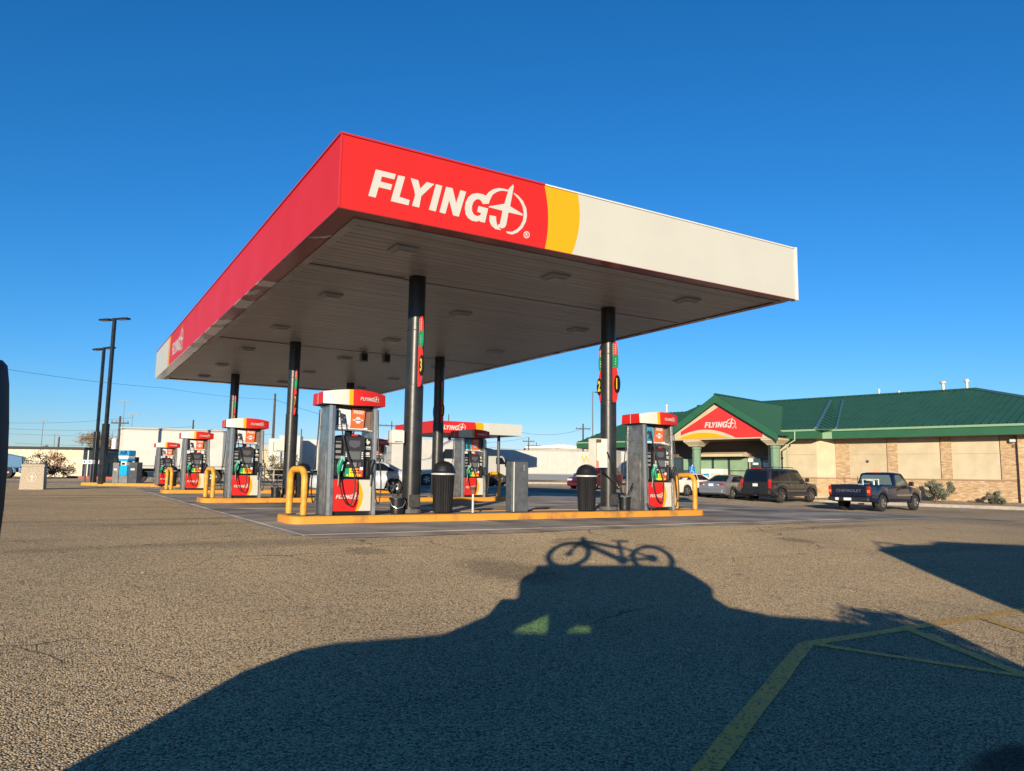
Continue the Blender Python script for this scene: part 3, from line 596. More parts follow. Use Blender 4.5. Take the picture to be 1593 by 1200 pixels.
        # nozzle boots + nozzles
        for k, (xx, M, big) in enumerate(((xl+.075, GRN, 1.), (xr-.035, DARK, .8))):
            mb = MB(); mb.bbox(xx-.055, xx+.055, y-.0, y+.05, .70, 1.0, .012); mb.build('nozzle_boot', DARK, F_)
            N_ = bpy.data.objects.new('nozzle', None)
            mb = MB(); mb.tube([(xx+.05, y-.09, 1.0), (xx+.02, y-.13, .985), (xx-.01, y-.12, .90), (xx-.01, y-.10, .80), (xx, y-.085, .74)], [.03*big, .045*big, .046*big, .038*big, .03*big], 10); mb.tube([(xx+.045, y-.10, .985), (xx+.05, y-.13, .9), (xx+.035, y-.125, .80)], .014, 6)
            nz = mb.build('nozzle', M, F_, 50)
            mb = MB(); mb.tube([(xx, y-.085, .74), (xx, y-.075, .62), (xx+.004, y-.05, .53)], [.016, .014, .013], 8); mb.build('spout', STEELB, nz, 50)
            if k == 0: mb = MB(); mb.bbox(xx+.01, xx+.085, y-.15, y-.08, .97, 1.07, .01); mb.build('nozzle_cover', mat('pale_green_cover', (.25, .45, .38), .4), nz)
            # hose from the hood down, looping up to the nozzle
            pts = []
            xt = xl-.02 if k == 0 else xr+.06
            P0 = Vector((xt+(.07 if k == 0 else .0), y-.06, 1.9)); P1 = Vector((xt+.16 if k == 0 else xr+.09, y-.12, 1.3)); P2 = Vector((xl+.36 if k == 0 else xr+.12, y-.14, .65)); P3 = Vector((xl+.30 if k == 0 else xr+.07, y-.15, .21)); P4 = Vector((xl+.17 if k == 0 else xr+.03, y-.13, .28)); P5 = Vector((xx+.005, y-.12, .62)); P6 = Vector((xx+.0, y-.13, .90))
            C_ = [P0, P1, P2, P3, P4, P5, P6]
            if k == 1: C_ = [Vector((xr+.085, y-.02, 1.95)), Vector((xr+.10, y-.05, 1.3)), Vector((xr+.16, y-.1, .6)), Vector((xr+.12, y-.12, .22)), Vector((xr+.06, y-.12, .3)), Vector((xr+.03, y-.12, .6)), Vector((xx+.01, y-.12, .85))]
            E_ = [C_[0]*2-C_[1]]+C_+[C_[-1]*2-C_[-2]]
            for i in range(1, len(E_)-2):
                for s_ in range(6):
                    u = s_/6; a, b, c, d = E_[i-1:i+3]
                    pts.append(.5*((2*b)+(c-a)*u+(2*a-5*b+4*c-d)*u*u+(3*b-a-3*c+d)*u**3))
            pts.append(C_[-1]); mb = MB(); mb.tube(pts, .0125, 6); mb.build('hose', RUB, F_, 60)
        # upper posters
        mb = MB(); mb.box(xl, xr, y+.16, y+.19, 1.57, 2.0); mb.build('poster_board', mat('poster_backing', (.16, .10, .08), .5), F_)
        mb = MB(); mb.box(xl+.03, xl+.33, y+.14, y+.158, 1.62, 1.95); ps = mb.build('picture_poster', mat('white_poster', (.7, .7, .7), .4) if variant == 0 else mat('teal_poster', (.03, .33, .48), .4, col2=(.5, .6, .62), ns=6), F_)
        mb = MB(); mb.prism([(xl+.13, 1.68), (xl+.22, 1.66), (xl+.25, 1.72), (xl+.2, 1.79), (xl+.23, 1.84), (xl+.14, 1.87), (xl+.1, 1.8), (xl+.17, 1.75)], 'y', y+.134, y+.139); mb.box(xl+.06, xl+.1, y+.134, y+.139, 1.64, 1.92); mb.box(xl+.04, xl+.3, y+.1345, y+.1392, 1.645, 1.655); mb.build('poster_picture', mat('dark_print', (.04, .045, .06), .4), ps)
        mb = MB(); mb.loft([[(xl+.315, y+.11, 1.60), (xl+.57, y+.11, 1.60), (xl+.57, y+.125, 1.60), (xl+.315, y+.125, 1.60)], [(xl+.345, y+.11, 1.97), (xl+.60, y+.11, 1.97), (xl+.60, y+.125, 1.97), (xl+.345, y+.125, 1.97)]]); po = mb.build('orange_poster', ORG, F_)
        text('poster_lettering', 'FREE!', .085, WLOGO, po, (xl+.47, y+.107, 1.895), FACE_NY, .001, .004)
        mb = MB(); a0 = (xl+.462, 1.745); mb.prism([(a0[0]+.062*math.cos(a)*(1 if k % 2 else .7), a0[1]+.075*math.sin(a)*(1 if k % 2 else .7)) for k, a in enumerate([2*PI*q/16 for q in range(16)])], 'y', y+.104, y+.109); mb.box(xl+.36, xl+.56, y+.105, y+.109, 1.735, 1.76); mb.build('poster_emblem', mat('pale_grey_print', (.6, .62, .64), .5), po)
        mb = MB(); mb.box(xl+.40, xl+.52, y+.1015, y+.1035, 1.74, 1.755); mb.build('poster_line', mat('dark_print', (0, 0, 0)), po)
        mb = MB(); mb.box(xl+.02, xr-.06, y+.13, y+.15, 1.575, 1.61); mb.build('price_strip', PLATE, F_)
        mb = MB(); mb.box(xl, xr, y+.155, y+.195, 1.555, 1.57); mb.build('board_rail', STEELB, F_)
    mb = MB(); mb.box(-.05, .05, -.05, .05, 1.42, 1.57); mb.build('head_mast', DARK, t)
    return t
PX = (1.305, 8.80)
plab = {(0, 0): 'nearest fuel pump, green nozzle, left end of the front island', (1, 0): 'fuel pump at the right end of the front island, beside the yellow hoop', (0, 1): 'left fuel pump of the second island', (1, 1): 'right fuel pump of the second island, mostly in shade', (0, 2): 'left fuel pump of the third island, before the white box truck', (1, 2): 'far right fuel pump of the third island, seen past the silver sedan'}
pa = make_pump(0); pb = make_pump(1)
for (i, j), lab in plab.items():
    loc = (PX[i], COLY[j]-.12, CURB); src = pa if i == 0 else pb
    if j == 0: o = src; o.location = loc
    else: o = dup(src, loc)
    o['label'] = lab
x, y = at(257.5, 40.5); o = dup(pa, (x, y, .0), R(4), 'smallest, farthest fuel pump on the left, on the open island by the air machine', skip=())
PUMP4 = o
# ------------------------------------------------------------------ hoops
def make_hoop():
    t = thing('hoop_guard', 'x', 'guard hoop', (0, 0, 0), 0, 'yellow hoop guards at the island ends')
    mb = MB(); r = .19; d = .32; h = .82; pts = [(0, -d, 0), (0, -d, h-r)]
    for k in range(1, 9): a = PI-PI/2*k/8; pts.append((0, -d+r+r*math.cos(a), h-r+r*math.sin(a)))
    for k in range(0, 9): a = PI/2-PI/2*k/8; pts.append((0, d-r+r*math.cos(a), h-r+r*math.sin(a)))
    pts.append((0, d, 0)); mb.tube(pts, .06, 14); mb.build('hoop_pipe', mat('yellow_pipe_paint', (.68, .32, .03), .5, noise=.25, ns=7, bump=.1, bs=20), t, 50)
    mb = MB()
    for s_ in (-1, 1): mb.lathe([(.085, -.002), (.085, .008), (.07, .012)], 14, (0, s_*d, 0))
    mb.build('foot_flange', mat('dusty_base', (0, 0, 0)), t, 40); 
    mb = MB()
    for a, b, c in ((.4, 1, .3), (.52, .5, .34), (.2, 1.2, .5)): mb.box(-.064, -.058, -.32-.02*b, -.32+.015*b, a, a+.03*c)
    mb.build('paint_chip', DARK, t)
    return t
hp = make_hoop()
for k, (x, j, lab) in enumerate([(.42, 0, 'yellow hoop at the left end of the nearest island'), (9.82, 0, 'yellow hoop at the right end of the nearest island'), (.42, 1, 'yellow hoop at the left end of the second island'), (9.75, 1, 'leaning yellow hoop at the right end of the second island'), (.42, 2, 'yellow hoop at the left end of the third island')]):
    o = hp if k == 0 else dup(hp); o.location = (x, COLY[j]-(.03 if k != 1 else .24), CURB); o['label'] = lab
    o.rotation_euler = (0, R(9), R(14)) if k == 3 else (0, 0, R(8) if k in (0, 2, 4) else 0)
# ------------------------------------------------------------------ bins
def make_bin():
    t = thing('waste_bin', 'x', 'waste bin', (0, 0, 0), 0, 'black dome-lidded waste bins on the islands')
    mb = MB(); mb.lathe([(.185, 0), (.195, .03), (.225, .74), (.235, .76)], 56, (0, 0, 0), 0, .010); mb.build('drum', BLK, t, 30)
    mb = MB(); mb.lathe([(.226, .745), (.247, .755), (.247, .775), (.243, .785), (.23, .79)], 36); mb.build('rim', mat('pale_liner_rim', (.5, .5, .48), .4), t, 40)
    mb = MB(); mb.lathe([(.25, .79), (.258, .80), (.245, .815), (.225, .89), (.18, .965), (.11, 1.01), (.04, 1.03), (.0, 1.03)][:-1], 36); lid = mb.build('dome_lid', BLK, t, 50)
    mb = MB()
    for k in range(9):
        a0 = R(-55+12*k-10); a1 = a0+R(12)
    rings = []
    for zz, rr in ((.83, .241), (.885, .226), (.935, .2)): rings.append([((rr+.003)*math.cos(R(-150+6*k)), (rr+.003)*math.sin(R(-150+6*k)), zz) for k in range(9)])
    mb.loft(rings, 0, False, False); mb.build('flap', DARK, lid, 50, False)
    return t
b0 = make_bin()
for k, (x, y, lab, rz) in enumerate([(3.35, 3.05, 'black dome-lidded bin right of the thickest column on the near island', 0), (6.88, 2.95, 'black dome-lidded bin left of the column numbered 1', .8), (3.1, 12.35, 'black bin on the second island, between column and nearest pump', 1.2), (6.7, 12.1, 'black bin on the second island hidden partly by the near column', 2.), (3.0, 21.5, 'black bin on the third island beside its left pump', .4)]):
    o = b0 if k == 0 else dup(b0)
    o.location = (x, y, CURB); o.rotation_euler = (0, 0, rz); o['label'] = lab
# pump-4 island companion bin
x, y = at(269, 40.2); dup(b0, (x, y, 0), .3, 'black bin next to the smallest pump on the open far island')
# ------------------------------------------------------------------ squeegee buckets
def make_bucket():
    t = thing('squeegee_bucket', 'x', 'bucket', (0, 0, 0), 0, 'squeegee buckets beside the columns')
    mb = MB(); mb.lathe([(.125, 0), (.14, .26), (.155, .27), (.155, .30), (.135, .30), (.13, .05)], 24); mb.build('tub', BLK, t, 40)
    mb = MB(); mb.tube([(-.15, 0, .27), (-.14, -.08, .16), (-.05, -.15, .10), (.06, -.15, .13), (.14, -.09, .22), (.155, 0, .27)], .008, 6); mb.build('bail_handle', STEELB, t, 50)
    mb = MB(); mb.bbox(-.1, .1, -.04, .04, .28, .34, .01); mb.build('sponge_holder', DGREY, t)
    for q, (a, b) in enumerate((((.02, 0, .3), (.45, .35, 1.32)), ((-.02, .02, .3), (.62, .5, .95)), ((-.05, 0, .3), (-.18, .1, .62)))):
        mb = MB(); mb.tube([a, b], .012, 8); h_ = mb.build('squeegee_handle', RUB, t, 50)
        mb = MB(); v = Vector(b); dd = (v-Vector(a)).normalized(); mb.tube([v-dd*.14, v], .018, 8); mb.build('handle_grip', DARK, h_, 50)
    return t
k0 = make_bucket()
for k, (x, y, lab, rz) in enumerate([(2.32, 2.95, 'squeegee bucket with long handles at the foot of the near thick column', .0), (7.98, 2.95, 'small squeegee bucket between column number 1 and the right pump', 2.6), (2.25, 12.1, 'squeegee bucket left of the second row column', 1.9)]):
    o = k0 if k == 0 else dup(k0)
    o.location = (x, y, CURB); o.rotation_euler = (0, 0, rz); o['label'] = lab
# ------------------------------------------------------------------ cabinet, stand pipe, dispensers
t = thing('utility_cabinet', 'plain dark grey cabinet with a pale edge strip, standing on the near island', 'cabinet', (4.98, 2.95, CURB))
mb = MB(); mb.bbox(-.16, .25, -.15, .10, 0, 1.05, .012); mb.build('cabinet_body', mat('slate_cabinet', (.085, .095, .10), .6, noise=.25, ns=7), t)
mb = MB(); mb.box(-.125, -.10, -.158, -.151, .01, 1.04); mb.build('edge_strip', mat('pale_strip', (.6, .6, .5), .5), t)
mb = MB(); mb.box(.12, .16, -.156, -.151, .86, .99); mb.build('scuff_mark', MGREY, t)
t = thing('stand_pipe', 'slim white pipe with a rusty brown valve top on the near island', 'pipe', (3.93, 2.85, CURB))
mb = MB(); mb.tube([(0, 0, 0), (0, 0, .38)], .022, 10); mb.build('pipe', mat('dull_white_pipe', (.6, .56, .5), .6), t, 50)
mb = MB(); mb.lathe([(.05, .38), (.055, .42), (.04, .46), (.075, .5), (.075, .52)], 12); mb.tube([(-.08, 0, .47), (.08, 0, .47)], .018, 8); mb.build('valve', mat('rusty_brown', (.16, .07, .045), .8, noise=.3), t, 40)
def dispenser(x, y, z, lab, w_=.3, h_=.32, open_=False):
    t = thing('towel_dispenser', lab, 'dispenser', (x, y, z), 0, 'white towel dispensers fixed to the columns')
    mb = MB()
    if open_:
        mb.box(-w_/2, w_/2, .12, .135, 0, h_); mb.box(-w_/2, -w_/2+.015, -.13, .12, 0, h_); mb.box(w_/2-.015, w_/2, -.13, .12, 0, h_); mb.box(-w_/2+.015, w_/2-.015, -.13, .12, 0, .015); mb.box(-w_/2+.015, w_/2-.015, -.13, .12, h_-.015, h_); mb.box(.0, w_/2-.016, -.132, -.118, .016, h_-.016)
    else: mb.bbox(-w_/2, w_/2, -.12, .13, 0, h_, .02)
    mb.build('box_shell', mat('dispenser_white', (.74, .7, .6), .5, noise=.08), t)
    if open_:
        mb = MB(); mb.bbox(-w_/2+.02, -.01, -.05, .1, .02, .16, .01); mb.build('paper_stack', mat('reddish_print', (.6, .2, .15), .6), t)
    else:
        mb = MB(); mb.box(-w_/2+.05, w_/2-.05, -.124, -.1205, .03, .05); mb.build('paper_slot', MGREY, t)
    return t
dispenser(2.32, 3.08, 1.40, 'square white towel dispenser on the left of the near thick column', .26, .27)
dispenser(7.28, 3.05, 1.02, 'tall open white towel box on the left of the column numbered 1', .34, .66, True)
dispenser(2.32, 12.3, 1.42, 'square white towel dispenser on the second row left column', .3, .3)
# pigeon on the kerb
t = thing('pigeon', 'small dark pigeon perched on the yellow kerb before the right pump', 'bird', (8.35, 2.46, CURB), R(160))
mb = MB(); prof = [(-.13, .06, .008, .004), (-.09, .065, .02, .012), (-.04, .075, .04, .034), (.01, .085, .048, .045), (.05, .10, .04, .042), (.075, .125, .026, .03), (.09, .15, .022, .024), (.105, .16, .018, .018), (.118, .158, .006, .007), (.135, .152, .002, .002)]
mb.loft([[(x, ry*math.cos(2*PI*k/10), z+rz*math.sin(2*PI*k/10)) for k in range(10)] for x, z, ry, rz in prof]); mb.build('body', mat('dark_feathers', (.045, .04, .045), .6, noise=.4, ns=40), t, 60)
for s_ in (-1, 1): mb = MB(); mb.tube([(.0, s_*.02, .05), (.005, s_*.02, 0), (.03, s_*.02, 0)], .004, 5); mb.build('leg', mat('pinkish_leg', (.35, .1, .08), .6), t)
# ------------------------------------------------------------------ shop building (local x = inward, y = along the front towards the far left)
SF = 1.08
def T(px):
    k = (px-796.5)/F; return (26.2-k*38)/(.707*(1+k))*SF
_l, _D = 26.2*SF, 38*SF
SO = (CAMP.x+_D*math.cos(YAW)+_l*math.sin(YAW), CAMP.y+_D*math.sin(YAW)-_l*math.cos(YAW)); SRZ = YAW-R(45)
BZ = -.50
def SP(x, y):      # shop local -> world
    return (SO[0]+x*math.cos(SRZ)-y*math.sin(SRZ), SO[1]+x*math.sin(SRZ)+y*math.cos(SRZ))
shop = thing('shop_building', 'low beige and brick shop with a green metal hipped roof and gabled entrance', 'shop', (SO[0], SO[1], 0), SRZ)
ST = mat('beige_stucco', (.50, .41, .26), .85, noise=.09, ns=1.5, bump=.15, bs=60)
ST2 = mat('paler_stucco', (.54, .455, .30), .85, noise=.08, ns=1.5, bump=.15, bs=60)
def brick_mat(name, c1, c2, mort):
    M = bpy.data.materials.new(name); M.use_nodes = True; N = M.node_tree; L = N.links; b = N.nodes['Principled BSDF']
    tc = N.nodes.new('ShaderNodeTexCoord'); sp = N.nodes.new('ShaderNodeSeparateXYZ'); L.new(tc.outputs['Object'], sp.inputs[0])
    ad = N.nodes.new('ShaderNodeMath'); L.new(sp.outputs[0], ad.inputs[0]); L.new(sp.outputs[1], ad.inputs[1])
    cb = N.nodes.new('ShaderNodeCombineXYZ'); L.new(ad.outputs[0], cb.inputs[0]); L.new(sp.outputs[2], cb.inputs[1])
    br = N.nodes.new('ShaderNodeTexBrick'); br.inputs['Scale'].default_value = 1; br.inputs['Brick Width'].default_value = .30; br.inputs['Row Height'].default_value = .095; br.inputs['Mortar Size'].default_value = .008
    br.inputs['Color1'].default_value = (*c1, 1); br.inputs['Color2'].default_value = (*c2, 1); br.inputs['Mortar'].default_value = (*mort, 1); br.inputs['Bias'].default_value = -.2
    L.new(cb.outputs[0], br.inputs['Vector'])
    n = N.nodes.new('ShaderNodeTexNoise'); n.inputs['Scale'].default_value = 3; n.inputs['Detail'].default_value = 6
    mp = N.nodes.new('ShaderNodeMapping'); mp.inputs['Scale'].default_value = (1, 1, 5); L.new(tc.outputs['Object'], mp.inputs[0]); L.new(mp.outputs[0], n.inputs['Vector'])
    rp = N.nodes.new('ShaderNodeValToRGB'); rp.color_ramp.elements[0].position = .3; rp.color_ramp.elements[1].position = .72; rp.color_ramp.elements[0].color = (.7, .66, .62, 1); rp.color_ramp.elements[1].color = (1.3, 1.28, 1.2, 1); L.new(n.outputs[0], rp.inputs[0])
    mx = N.nodes.new('ShaderNodeMix'); mx.data_type = 'RGBA'; mx.blend_type = 'MULTIPLY'; mx.inputs[0].default_value = 1; L.new(br.outputs[0], mx.inputs[6]); L.new(rp.outputs[0], mx.inputs[7]); L.new(mx.outputs[2], b.inputs['Base Color'])
    bp = N.nodes.new('ShaderNodeBump'); bp.inputs['Strength'].default_value = .6; bp.inputs['Distance'].default_value = .02; bp.invert = True; L.new(br.outputs['Fac'], bp.inputs['Height']); L.new(bp.outputs[0], b.inputs['Normal'])
    b.inputs['Roughness'].default_value = .9; return M
BR = brick_mat('tan_brick', (.44, .30, .17), (.58, .43, .27), (.42, .33, .23))
SILL = mat('brown_sill', (.32, .2, .11), .8)
GR = mat('green_roof_metal', (.03, .108, .072), .6, noise=.12, ns=1, spec=.2)
GRS = mat('green_roof_seam', (.025, .09, .058), .6, spec=.2)
GRF = mat('green_fascia', (.018, .11, .05), .6, noise=.1, ns=1)
GUT = mat('pale_green_gutter', (.25, .40, .24), .45)
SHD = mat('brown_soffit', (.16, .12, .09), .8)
EZ, RZ_, HW = 4.0, 7.04, 8.6
tl = T(1300); sb = thing  # right part of the front
# core walls
mb = MB(); mb.box(.06, HW*2, -4.0, 25.5, BZ-.3, 3.55); mb.build('core_wall', ST, shop)
# brick pilasters and lower brick band, stucco bays
bays = [(T(1380), T(1321)), (T(1463), T(1396)), (T(1556), T(1480))]
mb = MB(); mb.box(0, .055, T(1584), tl, BZ-.3, .85); mb.build('brick_base', BR, shop)
mb = MB(); mb.box(-.03, .055, T(1584)-.02, tl, .853, .93); mb.build('brick_sill', SILL, shop)
edges = [T(1584)]+[v for b_ in reversed(bays) for v in b_]+[tl]
for k in range(0, len(edges), 2):
    mb = MB(); mb.box(-.02, .055, edges[k]+.001, edges[k+1]-.001, .935, 3.5); mb.build('brick_pier', BR, shop)
for k, (a, b_) in enumerate(bays):
    mb = MB(); mb.box(.03, .058, a+.05, b_, .935, 2.395); mb.box(.03, .058, a+.05, b_, 2.415, 3.5); mb.build('stucco_bay', ST if k == 0 else ST2, shop)
    mb = MB(); mb.box(.045, .0585, a+.001, a+.05, .935, 3.5); mb.build('expansion_joint', DARK, shop)
# end pier right of the frame edge
mb = MB(); mb.box(-.25, .055, -4.2, T(1584)-.022, BZ-.3, 3.5); mb.build('corner_pier', brick_mat('lighter_brick', (.55, .37, .2), (.62, .45, .28), (.5, .4, .28)), shop)
# jog: chamfered return and projecting left part
tj = T(1280); JN = -.95
mb = MB(); mb.prism([(0.05, tl+.001), (JN, tj), (JN, T(1205)), (.055, T(1205))], 'z', .935, 3.5)
mb.build('stucco_return', ST2, shop)
mb = MB(); mb.prism([(0.05-.03, tl+.001), (JN-.03, tj), (JN-.03, T(1205)), (.055, T(1205))], 'z', BZ-.3, .85); mb.build('brick_base', BR, shop)
mb = MB(); mb.prism([(0.05-.06, tl+.001), (JN-.06, tj-.02), (JN-.06, T(1205)), (.055, T(1205))], 'z', .853, .93); mb.build('brick_sill', SILL, shop)
mb = MB(); mb.box(JN-.012, JN+.01, tj+.05, T(1205), 2.395, 2.412); mb.build('reveal_line', SILL, shop)
# small wall fittings
for px, py, dn in ((1227, 714, JN), (1349, 717, .03)):
    y = T(px); mb = MB(); mb.bbox(dn-.09, dn, y-.07, y+.07, 1.9+(.2 if dn < 0 else 0), 2.06+(.2 if dn < 0 else 0), .02); mb.build('wall_fitting', DGREY, shop)
mb = MB(); mb.bbox(-.3, -.02, T(1577)-.15, T(1577)+.15, 3.0, 3.2, .04); mb.build('wall_lamp', HEAD, shop)
mb = MB(); mb.box(-.02, .0, T(1572)-.2, T(1580)+.2, 2.7, 2.9); mb.build('lamp_bracket', DGREY, shop)
# roofs as solid slabs with standing seams
def slope(pts, nm='roof', M=GR, seams=None, parent=shop, sp=.42, th=.09):
    """pts: eave a, eave b, ridge b, ridge a (triangle allowed); seams run from eave to ridge"""
    P_ = [Vector(p) for p in pts]; mb = MB(); n = len(P_)
    mb.add(P_+[p-Vector((0, 0, th)) for p in P_], [tuple(range(n)), tuple(range(2*n-1, n-1, -1))]+[(i, (i+1) % n, (i+1) % n+n, i+n) for i in range(n)])
    o = mb.build(nm, M, parent)
    ea, eb = P_[0], P_[1]; ed = (eb-ea); Lg = ed.length; ed.normalize()
    nrm = (P_[1]-P_[0]).cross(P_[2]-P_[1]).normalized(); 
    if nrm.z < 0: nrm = -nrm
    up = nrm.cross(ed); 
    if up.z < 0: up = -up
    # clip line at eave offset s against polygon
    mb = MB(); s_ = sp*.5
    poly = [((p-ea).dot(ed), (p-ea).dot(up)) for p in P_]
    lo = min(p[0] for p in poly); hi = max(p[0] for p in poly); s_ = lo+sp*.5
    while s_ < hi:
        vs_ = []
        for i in range(n):
            a, b = poly[i], poly[(i+1) % n]
            if (a[0]-s_)*(b[0]-s_) < 0: vs_.append(a[1]+(b[1]-a[1])*(s_-a[0])/(b[0]-a[0]))
        if len(vs_) >= 2 and max(vs_)-min(vs_) > .15:
            v0, v1 = min(vs_), max(vs_); w_ = .022
            q = [ea+ed*(s_+dx)+up*v+nrm*h for v in (v0, v1) for dx, h in ((-w_, 0), (-w_*.6, .06), (w_*.6, .06), (w_, 0))]
            mb.add(q, [(0, 1, 5, 4), (1, 2, 6, 5), (2, 3, 7, 6)])
        s_ += sp
    if mb.v: so = mb.build('roof_seam', GRS, o); so['kind'] = 'stuff'
    return o
E0 = -1.1; yE = -4.5; yR0 = 4.1
slope([(E0, yE-1.1, EZ), (E0, 25.5, EZ), (HW, 25.5, RZ_), (HW, yR0, RZ_)])
slope([(2*HW-E0, yE-1.1, EZ), (E0, yE-1.1, EZ), (HW, yR0, RZ_)])
slope([(2*HW-E0, 25.5, EZ), (2*HW-E0, yE-1.1, EZ), (HW, yR0, RZ_), (HW, 25.5, RZ_)])
def ridgecap(a, b, w_=.16, M=None):
    mb = MB(); a = Vector(a); b = Vector(b); t_ = (b-a).normalized(); s_ = t_.cross(Vector((0, 0, 1))).normalized()
    mb.loft([[tuple(p-s_*w_-Vector((0, 0, .03))), tuple(p+Vector((0, 0, .09))), tuple(p+s_*w_-Vector((0, 0, .03)))] for p in (a, b)]); return mb.build('ridge_cap', M or GRS, shop)
BLG = mat('bluish_roof_cap', (.05, .12, .12), .5)
ridgecap((HW, yR0, RZ_+.02), (HW, 25.5, RZ_+.02)); ridgecap((HW, yR0, RZ_+.02), (E0, yE-1.1, EZ+.03), .2, BLG)
# eave fascia, gutter, soffit for the long right stretch
yv = T(1300)+.4
mb = MB(); mb.box(E0-.02, E0+.03, yE-1.1, T(1207), EZ-.6, EZ-.11); mb.build('eave_fascia', GRF, shop)
mb = MB(); mb.prism([(E0-.16, EZ-.02), (E0-.13, EZ-.14), (E0-.022, EZ-.16), (E0-.022, EZ-.02)], 'y', yE-1.1, T(1205)); mb.build('gutter', GUT, shop)
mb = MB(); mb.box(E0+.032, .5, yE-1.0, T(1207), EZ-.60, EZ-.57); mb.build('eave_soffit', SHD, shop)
mb = MB(); mb.box(E0-.025, E0-.0, T(1306)-.0, T(1289), EZ-.6, EZ-.18); mb.build('fascia_joint', GUT, shop)
# small projecting roof bay over the jog
yc0, yc1 = T(1300)-.2, T(1205)
zb = RZ_-.35; xb = HW-1.1
slope([(E0-.95, yc0+.6, EZ-.01), (E0-.95, 16.6, EZ-.01), (xb, 16.6, zb), (xb, yc0+3.4, zb)], 'roof')
slope([(E0-.0, yc0-.3, EZ+.02), (E0-.95, yc0+.6, EZ-.01), (xb, yc0+3.4, zb), (xb, yc0+2.5, zb)], 'roof')
ridgecap((E0-.95, yc0+.6, EZ+.04), (xb, yc0+3.4, zb+.06), .13, BLG)
ridgecap((E0-.0, yc0-.3, EZ+.05), (xb, yc0+2.5, zb+.05), .10, BLG)
mb = MB(); mb.box(E0-.97, E0-.92, yc0+.6, yc1, EZ-.6, EZ-.11); mb.box(E0-.92, E0-.03, yc0+.55, yc0+.6, EZ-.6, EZ-.11); mb.build('eave_fascia', GRF, shop)
mb = MB(); mb.prism([(E0-1.11, EZ-.03), (E0-1.08, EZ-.15), (E0-.972, EZ-.17), (E0-.972, EZ-.03)], 'y', yc0+.6, yc1); mb.build('gutter', GUT, shop)
mb = MB(); mb.box(E0-.92, .0, yc0+.6, yc1, EZ-.602, EZ-.572); mb.build('eave_soffit', SHD, shop)
# gabled entrance porch
gy0, gy1, gn = 12.7, 21.0, -3.24; gp = (gy0+gy1)/2; GE, GP = 3.75, 6.45
xr_ = HW-1.6
for (ye, s_) in ((gy0, -1), (gy1, 1)):
    slope([(gn-.35, ye+s_*.25, GE-.1), (xr_-.0 if 0 else .9, ye+s_*.25, GE-.1), (xr_, gp, GP), (gn-.35, gp, GP)], 'porch_roof')
    # rake fascia boards
    a = Vector((gn-.36, ye+s_*.25, GE-.1)); b = Vector((gn-.36, gp, GP)); mb = MB()
    mb.add([a, b, b-Vector((0, 0, .55)), a-Vector((0, 0, .45)), a+Vector((.06, 0, 0)), b+Vector((.06, 0, 0)), b-Vector((-.06, 0, .55)), a-Vector((-.06, 0, .45))], [(0, 1, 2, 3), (4, 7, 6, 5), (0, 4, 5, 1), (3, 2, 6, 7), (0, 3, 7, 4), (1, 5, 6, 2)])
    mb.build('rake_board', GRF, shop)
ridgecap((gn-.36, gp, GP+.02), (xr_, gp, GP+.02), .13)
mb = MB(); mb.prism([(gy0+.0, 3.42), (gy1-.0, 3.42), (gy1, GE-.25), (gp, GP-.42), (gy0, GE-.25)], 'x', gn, gn+.2); mb.build('gable_wall', ST2, shop)
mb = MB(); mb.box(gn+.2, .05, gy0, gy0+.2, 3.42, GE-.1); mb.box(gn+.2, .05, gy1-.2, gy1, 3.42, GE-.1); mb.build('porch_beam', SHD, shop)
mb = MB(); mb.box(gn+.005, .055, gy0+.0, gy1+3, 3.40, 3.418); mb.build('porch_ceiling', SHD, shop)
# sign panel: red with a yellow arc below (local y runs right to left in view)
gs = (GP-GE)/(gp-gy0)
r0, r1 = gy0+.95, gy1-1.25; rp_ = gp-.25
mb = MB(); mb.prism([(r0, 3.50), (r1, 3.50), (r1, GE-.25+gs*(gy1-r1)-.30), (gp-.12, GP-.80), (r0, GE-.25+gs*(r0-gy0)-.25)], 'x', gn-.03, gn-.002); sgn_ = mb.build('sign_panel', mat('faded_red_sign', (.62, .035, .03), .45, noise=.08), shop)
def arcsh(c, w_, h_, x0, x1, M, nm):
    mb = MB(); n = 24; P_ = [(c-w_+2*w_*k/n, 3.502+h_*(1-((k/n)*2-1)**2)) for k in range(n+1)]; mb.prism(P_, 'x', x0, x1); return mb.build(nm, M, sgn_)
arcsh(gp+1.05, 2.35, .60, gn-.045, gn-.031, ST2, 'pale_arc'); arcsh(gp+1.15, 1.95, .40, gn-.052, gn-.0455, YEL, 'yellow_arc')
o = bpy.data.objects.new('logo', logo_mesh()); COL.objects.link(o); o.parent = sgn_; o.rotation_euler = (0, 0, -PI/2); o.scale = (.37,)*3; o.location = (gn-.036, gp+1.0, 4.24)
# porch posts with flared capitals
def post(y, x):
    mb = MB(); mb.lathe([(.42, BZ), (.42, BZ+.25), (.31, BZ+.3), (.30, 2.75), (.34, 2.8), (.34, 2.95)], 20, (x, y, 0), 0, .015); p = mb.build('porch_post', mat('sage_green_post', (.16, .27, .17), .6, noise=.1), shop, 30)
    mb = MB(); mb.loft([[(x+a*s1, y+a*s2, z) for s1, s2 in ((-1, -1), (1, -1), (1, 1), (-1, 1))] for a, z in ((.38, 2.98), (.42, 3.05), (.66, 3.30), (.66, 3.398))]); mb.build('capital', ST2, p)
post(T(1209)*.0+13.1, gn+.62); post(18.9, gn+.62)
mb = MB(); mb.tube([(E0-1.03, 12.0, EZ-.15), (E0-1.03, 12.0, 3.3), (E0-1.2, 12.45, 3.0), (E0-1.2, 12.45, BZ+.2)], .05, 8); mb.build('downpipe', GUT, shop, 50)
